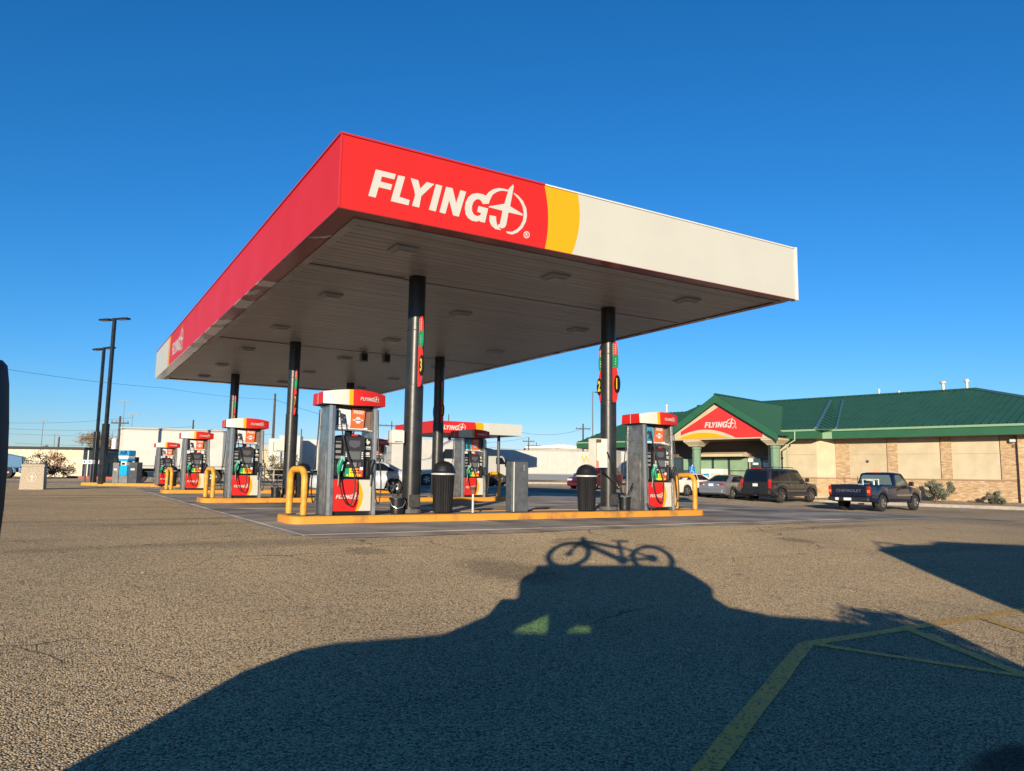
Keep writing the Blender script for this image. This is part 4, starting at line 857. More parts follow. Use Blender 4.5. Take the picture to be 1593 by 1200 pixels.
# shop front under the porch
GLW = mat('shop_glass_green_blinds', (.24, .36, .22), .12, coat=.6, noise=.12, ns=1)
GLD = mat('shop_glass_dark', (.03, .06, .08), .06, coat=.6)
FR = mat('dark_window_frame', (.03, .045, .045), .5)
y0s = T(1180)+.2
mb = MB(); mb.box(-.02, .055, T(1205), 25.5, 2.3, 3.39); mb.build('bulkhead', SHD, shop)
mb = MB(); mb.prism([(-.9, 2.32), (-.9, 2.5), (-.0, 2.75), (-.021, 2.32)], 'y', T(1165), T(1086)); mb.build('awning_band', ST2, shop)
mb = MB(); mb.box(0.0, .055, T(1205), T(1200), BZ, 2.3); mb.build('stucco_pier', ST, shop)
yy = [T(p) for p in (1165, 1140.5, 1131.5+.0, 1108, 1086, 1066, 1045)]
w = [T(1165), T(1134), T(1109), T(1084), T(1062), T(1040), 25.4]
for k in range(len(w)-1):
    f = MB(); a, b = w[k], w[k+1]
    f.box(-.01, .05, a, a+.09, BZ+.1, 2.3); f.box(-.01, .05, b-.09, b, BZ+.1, 2.3); f.box(-.008, .05, a+.09, b-.09, BZ+.1, BZ+.5); f.box(-.008, .05, a+.09, b-.09, 2.2, 2.3); f.box(-.008, .05, a+.09, b-.09, 1.3, 1.36)
    fo = f.build('window_frame', FR, shop)
    g_ = MB(); g_.box(.02, .04, a+.09, b-.09, 1.36, 2.2); g_.build('upper_pane', GLW if k < 4 else GLD, fo)
    g_ = MB(); g_.box(.02, .04, a+.09, b-.09, BZ+.5, 1.3); g_.build('lower_pane', GLW if k in (0, 1) else GLD, fo)
dr = thing('_', None, None); bpy.data.objects.remove(dr)
for k in range(2):
    a = T(1200)+.05+k*(T(1168)-T(1200))/2; b = a+(T(1168)-T(1200))/2-.05
    f = MB(); f.box(-.02, .03, a, a+.1, BZ, 2.25); f.box(-.02, .03, b-.1, b, BZ, 2.25); f.box(-.018, .03, a+.1, b-.1, 2.1, 2.25); f.box(-.018, .03, a+.1, b-.1, BZ, BZ+.25)
    fo = f.build('door', mat('blue_green_door', (.03, .09, .12), .5), shop); g_ = MB(); g_.box(0, .015, a+.1, b-.1, BZ+.25, 2.1); g_.build('door_glass', GLD, fo)
    g_ = MB(); g_.tube([(-.05, b-.14 if k == 0 else a+.14, .4), (-.05, b-.14 if k == 0 else a+.14, .9)], .015); g_.build('handle', STEELB, fo)
    g_ = MB(); g_.box(-.01, .0, a+.15, b-.15, 1.55+.2*k, 1.9); g_.build('door_notice', PLATE, fo)
mb = MB(); mb.box(-.03, -.011, T(1172), T(1164), 1.95, 2.2); mb.build('white_notice', PLATE, shop)
# rear left roof mass
xa, xb2, ya, yb2 = 5.2*SF, 18.2*SF, 18.0, 36.8; xm = (xa+xb2)/2; zz = RZ_
slope([(xa, ya, EZ-.02), (xa, yb2, EZ-.02), (xm, yb2-3.4, zz+.0), (xm, ya, zz)], 'rear_roof'); slope([(xa, yb2, EZ-.02), (xb2, yb2, EZ-.02), (xm, yb2-3.4, zz)], 'rear_roof')
mb = MB(); mb.box(xa-.02, xa+.04, 30, yb2, EZ-.6, EZ-.13); mb.box(xa, xb2, yb2-.05, yb2+.01, EZ-.6, EZ-.13); mb.build('eave_fascia', GRF, shop)
mb = MB(); mb.prism([(xa-.15, EZ-.03), (xa-.12, EZ-.15), (xa-.022, EZ-.17), (xa-.022, EZ-.03)], 'y', 30, yb2); mb.build('gutter', GUT, shop)
mb = MB(); mb.box(xa+1, xb2-1, 25.51, 27.5, BZ, 3.4); mb.build('rear_wall', ST, shop)
mb = MB(); mb.box(xa+.6, xb2-.6, 27.6, yb2-.6, 3.36, 3.4); mb.build('rear_soffit', SHD, shop)
mb = MB(); mb.tube([(xa+.2, yb2-3.5, EZ-.1), (xa+.3, yb2-3.5, BZ)], .08, 8); mb.build('downpipe', GUT, shop, 50)
# roof vents
def vent(x, y, z, h, r, lab, cap_=True):
    wx, wy = SP(x, y); t = thing('roof_vent', lab, 'vent', (wx, wy, z), SRZ, 'metal vents on the shop roof')
    mb = MB(); mb.tube([(0, 0, -.3), (0, 0, h)], r, 10); mb.build('vent_pipe', mat('galvanised_pipe', (.6, .6, .57), .4, .2), t, 50)
    mb = MB(); mb.lathe([(r*1.9, h-.02), (r*2.1, h+.1), (r*1.2, h+.2)], 10); mb.build('vent_cap', mat('galvanised_pipe', (0, 0, 0)), t, 50)
    return t
vent(HW+.3, T(1513)+2.2, RZ_-.05, .62, .09, 'tall roof vent at the right end of the shop ridge'); vent(HW+.3, T(1460)+1.9, RZ_-.05, .62, .11, 'tall roof vent second from the right on the shop ridge')
vent(HW+.8, T(1367)+1.6, RZ_-.1, .22, .06, 'tiny vent left of the tall pair on the shop ridge'); vent(HW+.8, T(1329)+1.5, RZ_-.1, .45, .05, 'thin short vent farthest left on the main shop ridge')
vent(xm, 26.6, RZ_-.05, .75, .1, 'tall roof vent just left of the entrance gable'); vent(xm, 31.3, RZ_-.1, .7, .1, 'tall roof vent on the far left rear roof')
# planter bed and kerb in front of the shop
def spz(x, y, z): wx, wy = SP(x, y); return (wx, wy, z)
bed = MB(); Ys = [yE-4+k*1.0 for k in range(22)]
vs_ = []
for y in Ys:
    for x in (-3.2, -2.2, -.9, .1): vs_.append(spz(x, y, -.44+(x+3.2)*.035+.02*math.sin(y*2.1+x)))
bed.add(vs_, [(4*i+j, 4*i+j+1, 4*i+5+j, 4*i+4+j) for i in range(len(Ys)-1) for j in range(3)]); o = bed.build('planting_bed', mat('dry_gravel_bed', (.40, .30, .20), .95, noise=.4, ns=9, bump=.8, bs=30), None, 0, False); o['kind'] = 'structure'
mb = MB(); n_ = 10
for k in range(n_):
    ya_ = yE-4+k*(21/n_); a_ = [spz(-3.45, ya_, -.62), spz(-3.2, ya_, -.62), spz(-3.2, ya_+20.9/n_, -.62), spz(-3.45, ya_+20.9/n_, -.62)]
    mb.add(a_+[(p[0], p[1], -.43) for p in a_], [(4, 5, 6, 7), (0, 1, 5, 4), (1, 2, 6, 5), (2, 3, 7, 6), (3, 0, 4, 7)])
mb.build('shop_kerb', KERBC, None)['kind'] = 'structure'
mb = MB(); vs_ = [spz(-2.9, 12.6, -.43), spz(.0, 12.6, -.43), spz(.0, 33, -.3), spz(-4.2, 33, -.3), spz(-4.2, 13, -.43)]
mb.add(vs_+[(a, b, c-.3) for a, b, c in vs_], [(0, 1, 2, 3, 4), (0, 5, 6, 1), (4, 9, 5, 0), (3, 8, 9, 4)]); mb.build('shop_pavement', KERBC, None)['kind'] = 'structure'
# shrubs
def shrub(name, lab, wx, wy, z, w_, h_, col, n=900, seed=1, cat='shrub', leaf=.05, grp=None, up=.4, woody=None):
    rnd = random.Random(seed); t = thing(name, lab, cat, (wx, wy, z), 0, grp)
    mb = MB(); 
    for k in range(16):
        a = rnd.uniform(0, 2*PI); rr = rnd.uniform(.3, .9)*w_/2; mb.tube([(0, 0, 0), (rr*.4*math.cos(a), rr*.4*math.sin(a), h_*.35), (rr*math.cos(a), rr*math.sin(a), h_*rnd.uniform(.5, .9))], [.02, .013, .005], 4)
    mb.build('stems', woody or mat('grey_twig', (.16, .12, .085), .9), t)
    mb = MB(); mats_ = [mat('%s_leaf_%s' % (name, q), tuple(c*f for c in col), .8) for q, f in (('dark', .55), ('mid', 1.), ('pale', 1.5))]
    cl = [(rnd.gauss(0, .24)*w_, rnd.gauss(0, .24)*w_, h_*(.45+rnd.uniform(-.28, .38)), rnd.uniform(.10, .22)*w_) for _ in range(26)]
    for k in range(n):
        c = cl[k % 26]; p = Vector((rnd.gauss(0, 1), rnd.gauss(0, 1), rnd.gauss(0, .8))); p = p.normalized()*c[3]*rnd.uniform(.2, 1.15)+Vector(c[:3])
        if p.z < .03: p.z = rnd.uniform(.03, .2)
        dirn = (p-Vector((0, 0, h_*.2))).normalized()+Vector((rnd.gauss(0, .5), rnd.gauss(0, .5), rnd.gauss(0, .5)+up)); dirn.normalize(); sd = dirn.cross(Vector((rnd.gauss(0, 1), rnd.gauss(0, 1), rnd.gauss(0, 1)))).normalized()*leaf*.28; L_ = leaf*rnd.uniform(.7, 1.6)
        mb.add([p-sd, p+sd, p+dirn*L_+sd*.3, p+dirn*L_-sd*.3], [(0, 1, 2, 3)], rnd.choice((0, 1, 1, 2)))
    mb.build('foliage', mats_, t, 0, False); return t
x, y = SP(-1.5, T(1462)-.1); shrub('grey_shrub', 'larger grey-green desert shrub against the brick wall beside the blue pickup', x, y, -.42, 1.1, 1.3, (.16, .165, .11), 3400, 3, leaf=.10)
x, y = SP(-1.7, T(1549)-.2); shrub('grey_shrub', 'smaller round grey-green desert shrub farther right along the brick wall', x, y, -.42, .68, .75, (.13, .145, .085), 1700, 5, leaf=.08)
# items under the porch
x, y = SP(-.75, T(1115)); t = thing('ice_merchandiser', 'white ice freezer with a blue panel under the shop porch', 'freezer', (x, y, -.40), SRZ)
mb = MB(); mb.bbox(-.4, .4, -1.1, .9, 0, 1.85, .03); mb.build('cabinet', PLATE, t)
mb = MB(); mb.box(-.41, -.401, -.05, .75, .2, 1.5); mb.build('blue_door', mat('ice_blue', (.02, .25, .5), .4, col2=(.5, .65, .7), ns=4), t)
mb = MB()
for k in range(4): mb.box(-.415, -.401, -.95, -.2, .3+.33*k, .55+.33*k)
mb.build('shelf_front', mat('cream_shelf', (.6, .55, .42), .6), t)
x, y = SP(-.75, T(1141)); t = thing('crate_stack', 'orange crates stacked under the shop porch', 'crates', (x, y, -.40), SRZ)
for k in range(3):
    for q in range(3): mb = MB(); mb.bbox(-.25, .25, -.55+.5*q, -.08+.5*q, .45*k, .45*k+.42, .02); mb.build('crate', mat('orange_crate', (.75, .33, .03), .5) if q else mat('red_crate', (.6, .06, .03), .5), t)
x, y = SP(-3.6, T(1150)+1.6); t = thing('accessible_parking_sign', 'blue parking sign with a white wheelchair symbol on a post before the shop', 'sign', (x, y, -.42), SRZ)
mb = MB(); mb.tube([(0, 0, 0), (0, 0, 2.1)], .035, 8); mb.build('post', PLATE, t, 50)
mb = MB(); mb.bbox(-.05, -.03, -.23, .23, 1.35, 2.0, .005); mb.build('sign_plate', mat('sign_blue', (.02, .2, .55), .4), t)
mb = MB()
ring = [(math.cos(2*PI*k/16), math.sin(2*PI*k/16)) for k in range(12)]
mb.tube([(-.055, .0+.12*c, 1.57+.12*s_) for c, s_ in ring], .018, 6); mb.tube([(-.055, .02, 1.86), (-.055, .02, 1.66), (-.055, -.1, 1.64), (-.055, -.13, 1.5), (-.055, -.18, 1.5)], .02, 6); mb.lathe([(.035, 1.86), (.035, 1.93)], 8, (-.055, .02, 0)); mb.build('wheelchair_symbol', WLOGO, t)
# parking stripes by the shop
for k in range(7):
    yy_ = -1+k*3.0; a = spz(-3.8, yy_, 0); b = spz(-9.2, yy_-1.0, 0); mb = MB(); n = 10; vs_ = []
    nx = Vector((b[0]-a[0], b[1]-a[1])).normalized(); nn = Vector((-nx.y, nx.x))*.06
    for i in range(n+1):
        px_, py_ = a[0]+(b[0]-a[0])*i/n, a[1]+(b[1]-a[1])*i/n
        for s_ in (-1, 1): vs_.append((px_+s_*nn.x, py_+s_*nn.y, gz(px_+s_*nn.x, py_+s_*nn.y)+.02))
    mb.add(vs_, [(2*i, 2*i+1, 2*i+3, 2*i+2) for i in range(n)]); mb.build('bay_line', mat('faded_white_line', (.42, .4, .36), .8, noise=.3, ns=8), None, 0, False)['kind'] = 'structure'
# ------------------------------------------------------------------ vehicles (local +X forward)
def interp(P_, x):
    for a, b in zip(P_[:-1], P_[1:]):
        if x <= b[0]: u = (x-a[0])/max(1e-6, b[0]-a[0]); return a[1]+(b[1]-a[1])*u
    return P_[-1][1]
WHEELS = {}
def wheel(parent, x, y, R_, side, w_=.22, rimr=.62, spokes=5, alloy=None):
    key = (round(R_, 3), w_, rimr, spokes, (alloy or ALU).name)
    if key not in WHEELS:
        a = MB(); a.lathe([(R_*rimr, -w_/2), (R_*.93, -w_/2), (R_, -w_*.36), (R_, w_*.36), (R_*.93, w_/2), (R_*rimr, w_/2)], 28, cap=False)
        b = MB(); b.lathe([(R_*rimr, -w_*.42), (R_*rimr*.98, -w_/2-.004), (R_*rimr*.9, -w_*.40), (R_*rimr*.88, -w_*.1), (.02, -w_*.1)], 28, cap=False)
        c = MB(); r1 = R_*rimr*.92
        for k in range(spokes):
            an = 2*PI*k/spokes; 
            for d in (-.14, .14):
                p0 = Vector((math.cos(an)*.05, math.sin(an)*.05, -w_*.40)); p1 = Vector((math.cos(an+d)*r1, math.sin(an+d)*r1, -w_*.42)); t_ = Vector((-math.sin(an), math.cos(an), 0))*.022
                c.add([p0-t_, p0+t_, p1+t_, p1-t_, p0-t_+Vector((0,0,.03)), p0+t_+Vector((0,0,.03)), p1+t_+Vector((0,0,.03)), p1-t_+Vector((0,0,.03))], [(0,1,2,3),(0,4,5,1),(1,5,6,2),(2,6,7,3),(3,7,4,0)])
        c.lathe([(.06, -.46*w_), (.05, -.49*w_)], 12)
        ms = []
        for mb, nm, M in ((a, 'tyre', TYRE), (b, 'rim', mat('rim_barrel', (.1, .1, .1), .4, .6)), (c, 'spokes', alloy or ALU)):
            o = mb.build(nm, M, None, 40); ms.append(o.data); bpy.data.objects.remove(o)
        WHEELS[key] = ms
    wq = bpy.data.objects.new('wheel', WHEELS[key][0]); COL.objects.link(wq); wq.parent = parent; wq.location = (x, y, R_)
    wq.rotation_euler = (PI/2 if side < 0 else -PI/2, 0, 0) if False else ((-PI/2, 0, 0) if side > 0 else (PI/2, 0, 0))
    # local -z must face outwards
    wq.rotation_euler = ((PI/2), 0, 0) if side > 0 else ((-PI/2), 0, 0)
    for me, nm in zip(WHEELS[key][1:], ('rim', 'spokes')):
        o = bpy.data.objects.new(nm, me); COL.objects.link(o); o.parent = wq
def lower_body(parent, L, W, top, paint, wx, R_, sill=.24, bed=None, belt=None, arch=1.16, tuck=.10, nose=.5, tail=.35, cladding=None):
    xs_ = set([-L/2+L*k/46 for k in range(47)])
    for x in wx:
        for k in range(-8, 9): xs_.add(x+R_*arch*math.sin(PI/2*k/8))
    if bed:
        for x in bed[:2]: xs_.add(x); xs_.add(x+.02)
    xs_ = sorted(x for x in xs_ if -L/2 <= x <= L/2)
    X = [xs_[0]]
    for x in xs_[1:]:
        if x-X[-1] > .008: X.append(x)
    rings = []
    for x in X:
        zt = interp(top, x); zb_ = sill
        if x > L/2-.35: zb_ = sill+(x-L/2+.35)*.25
        if x < -L/2+.35: zb_ = sill+(-L/2+.35-x)*.3
        for w_ in wx:
            d = abs(x-w_)
            if d < R_*arch: zb_ = max(zb_, R_+math.sqrt(max(0, (R_*arch)**2-d*d))*.98)
        en = max(0, (x-(L/2-nose))/nose); et = max(0, (-(L/2-tail)-x)/tail)
        hw = W/2*(1-.17*en**2.4-.09*et**2.4)
        zm = zb_+(zt-zb_)*.55
        tb = tuck
        ys = [(hw*(1-.35*tb), zb_), (hw, zb_+(zt-zb_)*.18), (hw, zm), (hw*(1-.03), zb_+(zt-zb_)*.86), (hw*(1-.08), zt-.012)]
        if bed and bed[0] <= x <= bed[1]+.001: ys += [(hw*.84, zt), (hw*.80, zt-.02), (hw*.80, zt-bed[2]), (0, zt-bed[2])]
        else: ys += [(hw*.84, zt+.008), (hw*.7, zt+.018), (hw*.4, zt+.026), (0, zt+.03)]
        right = [(x, -y, z) for y, z in ys]; left = [(x, y, z) for y, z in reversed(ys[:-1])]
        rings.append(right+left)
    mb = MB(); n = len(rings[0]); o = [p for r in rings for p in r]; fs = []; mi = []
    for k in range(len(rings)-1):
        for i in range(n-1): fs.append((k*n+i, k*n+i+1, (k+1)*n+i+1, (k+1)*n+i)); 
    mb.add(o, fs, 0)
    mb.add([], [], 1)
    b0 = len(mb.f)
    for k in range(len(rings)-1): mb.f.append([k*n+n-1, k*n, (k+1)*n, (k+1)*n+n-1]); mb.m.append(1)
    mb.f.append(list(range(n))); mb.m.append(0); mb.f.append([(len(rings)-1)*n+i for i in range(n-1, -1, -1)]); mb.m.append(0)
    return mb.build('body', [paint, DARK], parent, 32)
def greenhouse(parent, paint, xr0, xr1, xf1, xf0, zb_, zr, wb, wr, glass, sides, rear=(.08, .92, .1, .9), front=True, roofh=.05, rglass=None, slant=0.):
    """cab loft plus glazing panels; sides = list of (u0,u1) spans on the flank"""
    def corner(x, y, z): return Vector((x, y, z))
    B = {(-1, 0): corner(xr0, -wb, zb_), (-1, 1): corner(xr0, wb, zb_), (1, 0): corner(xf0, -wb, zb_), (1, 1): corner(xf0, wb, zb_)}
    n = 12; rings = []
    zs = [0, .5, .9, 1.0]
    mb = MB()
    def ring(v):
        x0 = xr0+(xr1-xr0)*v; x1 = xf0+(xf1-xf0)*v; w_ = wb+(wr-wb)*v; z = zb_+(zr-zb_)*v; rc = .06
        return [(x0, -w_+rc, z), (x0+rc, -w_, z), (x1-rc*1.5, -w_, z), (x1, -w_+rc*1.5, z), (x1+.03*(1-v), 0, z), (x1, w_-rc*1.5, z), (x1-rc*1.5, w_, z), (x0+rc, w_, z), (x0, w_-rc, z), (x0-.02, 0, z)]
    rings = [ring(v) for v in (0, .35, .7, .93)]
    r4 = ring(1.0); cxm = (xr1+xf1)/2
    rings.append([((p[0]-cxm)*.97+cxm, p[1]*.94, p[2]-.0) for p in r4]); rings.append([((p[0]-cxm)*.75+cxm, p[1]*.7, zr+roofh*.7) for p in r4]); rings.append([((p[0]-cxm)*.3+cxm, p[1]*.3, zr+roofh) for p in r4])
    mb.loft(rings); cab = mb.build('cabin', paint, parent, 40)
    def quad(nm, a, b, c, d, M, off, par, r=.0):
        nrm = (b-a).cross(d-a).normalized()*off
        P_ = [a, b, c, d]; ctr = (a+b+c+d)/4; pts = []
        for i in range(4):
            p0, p, p1 = P_[i-1], P_[i], P_[(i+1) % 4]
            e0 = (p0-p).normalized()*min(.05, (p0-p).length*.3); e1 = (p1-p).normalized()*min(.05, (p1-p).length*.3); pts += [p+e0, p+e0*.3+e1*.3, p+e1]
        mb = MB(); m_ = len(pts); mb.add([p+nrm for p in pts]+[p-nrm*.5 for p in pts], [tuple(range(m_)), tuple(range(2*m_-1, m_-1, -1))]+[(i, (i+1) % m_, (i+1) % m_+m_, i+m_) for i in range(m_)])
        return mb.build(nm, M, par)
    for s_ in (-1, 1):
        def S_(u, v):
            x0 = xr0+(xr1-xr0)*v; x1 = xf0+(xf1-xf0)*v; return Vector((x0+.03+(x1-x0-.08)*u, s_*(wb+(wr-wb)*v), zb_+(zr-zb_)*v))
        for (u0, u1, v0, v1, *sh) in sides:
            sh = sh[0] if sh else (0, 0)
            pts = [S_(u0, v0), S_(u1, v0), S_(u1+sh[1], v1), S_(u0+sh[0], v1)]
            if s_ < 0: quad('side_window', pts[0], pts[1], pts[2], pts[3], glass, .008, cab)
            else: quad('side_window', pts[1], pts[0], pts[3], pts[2], glass, .008, cab)
    def R__(u, v, x0a, x0b): return Vector((x0a+(x0b-x0a)*v, (wb+(wr-wb)*v)*(2*u-1), zb_+(zr-zb_)*v))
    u0, u1, v0, v1 = rear
    quad('rear_window', R__(u1, v0, xr0-.012, xr1-.012), R__(u0, v0, xr0-.012, xr1-.012), R__(u0+.03, v1, xr0-.012, xr1-.012), R__(u1-.03, v1, xr0-.012, xr1-.012), rglass or glass, .012, cab)
    if front: quad('windscreen', R__(.07, .08, xf0+.01, xf1+.01), R__(.93, .08, xf0+.01, xf1+.01), R__(.9, .92, xf0+.01, xf1+.01), R__(.1, .92, xf0+.01, xf1+.01), glass, .015, cab)
    return cab
def bx(parent, nm, M, *a, b=.01): mb = MB(); mb.bbox(*a, b); return mb.build(nm, M, parent)
def handles(t, W, xs_, z, M): 
    for s_ in (-1, 1):
        for x in xs_: bx(t, 'door_handle', M, x-.09, x+.09, s_*W/2-.012 if s_ > 0 else -W/2-.03, W/2+.03 if s_ > 0 else -W/2+.012, z-.015, z+.018, b=.006)
def seams(t, W, xs_, z0, z1):
    for s_ in (-1, 1):
        for x in xs_: mb = MB(); mb.box(x-.006, x+.006, s_*W/2-.004, s_*W/2+.003, z0, z1); mb.build('door_seam', DARK, t)
def sedan(name, lab, loc, rz, paint, cat='car', L=4.75, W=1.82, grp=None, H=1.45):
    t = thing(name, lab, cat, loc, rz, grp); R_ = .33; wx = (-L/2+1.0, L/2-.92)
    top = [(-L/2, .86), (-L/2+.08, .99), (-L/2+.7, 1.02), (-.9, .97), (.8, .95), (1.2, .93), (L/2-.5, .80), (L/2-.08, .68), (L/2, .55)]
    lower_body(t, L, W, top, paint, wx, R_, .22)
    greenhouse(t, paint, -L/2+.55, -L/2+1.45, .35, 1.25, .95, H-.05, W/2*.93, W/2*.66, GLS, [(.10, .47, .12, .86, (.035, 0)), (.50, .86, .12, .86, (0, -.06))], (.10, .90, .08, .93))
    for x in wx:
        for s_ in (-1, 1): wheel(t, x, s_*(W/2-.12), R_, s_, .21, .66)
    for s_ in (-1, 1):
        bx(t, 'tail_light', TAILR, -L/2+.0, -L/2+.20, s_*.62-.22, s_*.62+.22 if s_ < 0 else s_*.62+.22, .78, .93, b=.03)
        bx(t, 'headlight', HEAD, L/2-.28, L/2-.1, s_*.6-.17, s_*.6+.17, .62, .74, b=.03)
        bx(t, 'door_mirror', paint, .78, .92, s_*(W/2+.03)-.09, s_*(W/2+.03)+.09, .98, 1.1, b=.03)
        bx(t, 'reverse_lamp', PLATE, -L/2-.008, -L/2+.05, s_*.50-.05, s_*.50+.05, .80, .87, b=.01)
    bx(t, 'number_plate', PLATE, -L/2-.015, -L/2+.01, -.16, .16, .74, .90, b=.004)
    bx(t, 'rear_bumper', paint, -L/2-.05, -L/2+.3, -W/2*.86, W/2*.86, .30, .60, b=.06)
    bx(t, 'bumper_valance', BLK, -L/2-.03, -L/2+.25, -W/2*.7, W/2*.7, .22, .31, b=.02)
    bx(t, 'boot_badge', CHROME, -L/2-.012, -L/2+.01, -.05, .05, .93, .965, b=.004)
    bx(t, 'grille', BLK, L/2-.12, L/2-.0, -.42, .42, .36, .58, b=.02)
    handles(t, W, (-.35, .65), .86, CHROME); seams(t, W, (-.62, .38), .34, .93)
    return t
def suv(name, lab, loc, rz, paint, L=5.15, W=2.0, H=1.95):
    t = thing(name, lab, 'suv', loc, rz); R_ = .40; wx = (-L/2+1.12, L/2-.95)
    top = [(-L/2, 1.10), (-L/2+.05, 1.16), (-.5, 1.18), (.95, 1.16), (1.25, 1.15), (L/2-.35, 1.06), (L/2-.06, .95), (L/2, .72)]
    lower_body(t, L, W, top, paint, wx, R_, .36, tuck=.06)
    greenhouse(t, paint, -L/2+.05, -L/2+.30, .55, 1.18, 1.13, H-.06, W/2*.95, W/2*.80, GLS, [(.03, .27, .12, .86, (.02, .01)), (.31, .56, .12, .86), (.60, .90, .12, .86, (0, -.13))], (.09, .91, .05, .86), rglass=GLS)
    for x in wx:
        for s_ in (-1, 1): wheel(t, x, s_*(W/2-.13), R_, s_, .26, .60, 6, CHROME)
    for s_ in (-1, 1):
        for k, x in enumerate(wx):
            pts = [(x+(R_*1.17)*math.cos(a), s_*(W/2+.005), R_+(R_*1.17)*math.sin(a)) for a in [PI*q/14-.15*(q == 0)+.15*(q == 14) for q in range(15)]]; mb = MB(); mb.tube(pts, .055, 6); mb.build('arch_flare', paint, t, 50)
        bx(t, 'tail_light', TAILR, -L/2-.01, -L/2+.16, s_*.90-.08, s_*.90+.08, .78, 1.32, b=.03)
        bx(t, 'headlight', HEAD, L/2-.25, L/2-.06, s_*.72-.17, s_*.72+.17, .78, 1.0, b=.03)
        bx(t, 'door_mirror', paint, .95, 1.08, s_*(W/2+.1)-.12, s_*(W/2+.1)+.12, 1.17, 1.4, b=.03)
        bx(t, 'running_board', DGREY, -.95, 1.15, s_*(W/2-.02)-.09, s_*(W/2-.02)+.09, .34, .40, b=.015)
        mb = MB(); mb.tube([(-2.0, s_*.66, H+.01), (-1.95, s_*.66, H+.05), (.2, s_*.66, H+.05), (.3, s_*.66, H)], .02, 6); mb.build('roof_rail', BLK, t, 50)
        bx(t, 'body_strip', mat('dull_trim', (.10, .095, .09), .5), -.9, 1.1, s_*(W/2)-.012, s_*(W/2)+.015, .62, .70, b=.006)
    bx(t, 'number_plate', PLATE, -L/2-.02, -L/2+.01, -.17, .15, .90, 1.06, b=.004)
    bx(t, 'rear_bumper', paint, -L/2-.10, -L/2+.3, -W/2*.95, W/2*.95, .46, .74, b=.05)
    bx(t, 'tow_hitch', BLK, -L/2-.12, -L/2+.2, -.12, .12, .36, .47, b=.02)
    bx(t, 'high_brake_lamp', TAILR, -L/2+.17, -L/2+.30, -.30, .30, H-.06, H-.01, b=.015)
    bx(t, 'tailgate_badge', CHROME, -L/2-.012, -L/2+.01, -.09, .07, 1.09, 1.12, b=.004); bx(t, 'wiper', BLK, -L/2+.03, -L/2+.06, -.3, .25, 1.17, 1.19, b=.004)
    handles(t, W, (-.55, .45), 1.02, CHROME); seams(t, W, (-.95, -.02, 1.0), .45, 1.14)
    return t
def pickup(name, lab, loc, rz, paint, L=5.35, W=1.96, H=1.80):
    t = thing(name, lab, 'pickup truck', loc, rz); R_ = .385; wx = (-L/2+1.18, L/2-.95)
    xb0, xb1 = -L/2+.06, -.25
    top = [(-L/2, 1.18), (xb1+.03, 1.19), (xb1+.06, 1.14), (1.3, 1.12), (1.6, 1.12), (L/2-.3, 1.05), (L/2-.05, .95), (L/2, .7)]
    lower_body(t, L, W, top, paint, wx, R_, .42, bed=(xb0, xb1, .46), tuck=.05, tail=.1)
    greenhouse(t, paint, -.18, -.05, .90, 1.45, 1.12, H-.05, W/2*.94, W/2*.78, GLC, [(.10, .84, .10, .86, (.05, -.23))], (.06, .94, .08, .86))
    for x in wx:
        for s_ in (-1, 1): wheel(t, x, s_*(W/2-.12), R_, s_, .25, .58, 6, mat('dusty_alloy', (.3, .27, .23), .5, .5))
    bx(t, 'cargo_bed', BLK, xb0+.02, xb1-.02, -W/2*.78, W/2*.78, .70, .74)
    for s_ in (-1, 1):
        tl_ = bx(t, 'tail_light', TAILR, -L/2-.01, -L/2+.10, s_*.90-.075, s_*.90+.075, .72, 1.14, b=.02)
        bx(tl_, 'amber_section', AMB, -L/2-.016, -L/2+.03, s_*.90-.06, s_*.90+.06, .84, .97, b=.01)
        bx(t, 'headlight', HEAD, L/2-.22, L/2-.04, s_*.7-.17, s_*.7+.17, .76, .95, b=.03)
        bx(t, 'door_mirror', BLK, 1.1, 1.22, s_*(W/2+.09)-.11, s_*(W/2+.09)+.11, 1.16, 1.36, b=.03)
        bx(t, 'side_moulding', mat('grey_moulding', (.22, .22, .22), .5), -.1, 1.45, s_*(W/2)-.012, s_*(W/2)+.014, .70, .76, b=.006)
        bx(t, 'bed_rail_cap', BLK, xb0, xb1, s_*W/2*.88-.05, s_*W/2*.88+.05, 1.175, 1.20, b=.006)
        for k, x in enumerate(wx):
            pts = [(x+(R_*1.16)*math.cos(a), s_*(W/2+.0), R_+(R_*1.16)*math.sin(a)) for a in [PI*q/12 for q in range(13)]]; mb = MB(); mb.tube(pts, .03, 6); mb.build('arch_lip', paint, t, 50)
    bx(t, 'tailgate', paint, -L/2-.03, -L/2+.03, -W/2*.84, W/2*.84, .66, 1.19, b=.02)
    text('tailgate_lettering', 'CHEVROLET', .17, mat('silver_lettering', (.16, .16, .17), .4, .3), t, (-L/2-.033, 0, .92), FACE_NX, .002, .002, 'CENTER', 0, 1.25)
    bx(t, 'rear_bumper', mat('dark_steel_bumper', (.06, .06, .065), .35, .6), -L/2-.14, -L/2+.05, -W/2*.96, W/2*.96, .46, .64, b=.03)
    bx(t, 'number_plate', PLATE, -L/2-.155, -L/2-.13, .13-.3, .13+.05, .49, .61, b=.004); bx(t, 'bumper_sticker', PLATE, -L/2-.152, -L/2-.13, .42, .58, .49, .61, b=.004)
    bx(t, 'high_brake_lamp', TAILR, -.09, -.02, -.2, .2, H-.05, H-.01, b=.01)
    bx(t, 'exhaust_tip', CHROME, -L/2-.1, -L/2+.4, -.5, -.42, .30, .38, b=.02)
    handles(t, W, (.05,), .98, BLK); seams(t, W, (-.12, 1.2), .5, 1.1)
    return t
def along(D, px, rz): x, y = at(px, D); return x, y
HR = YAW-R(52)
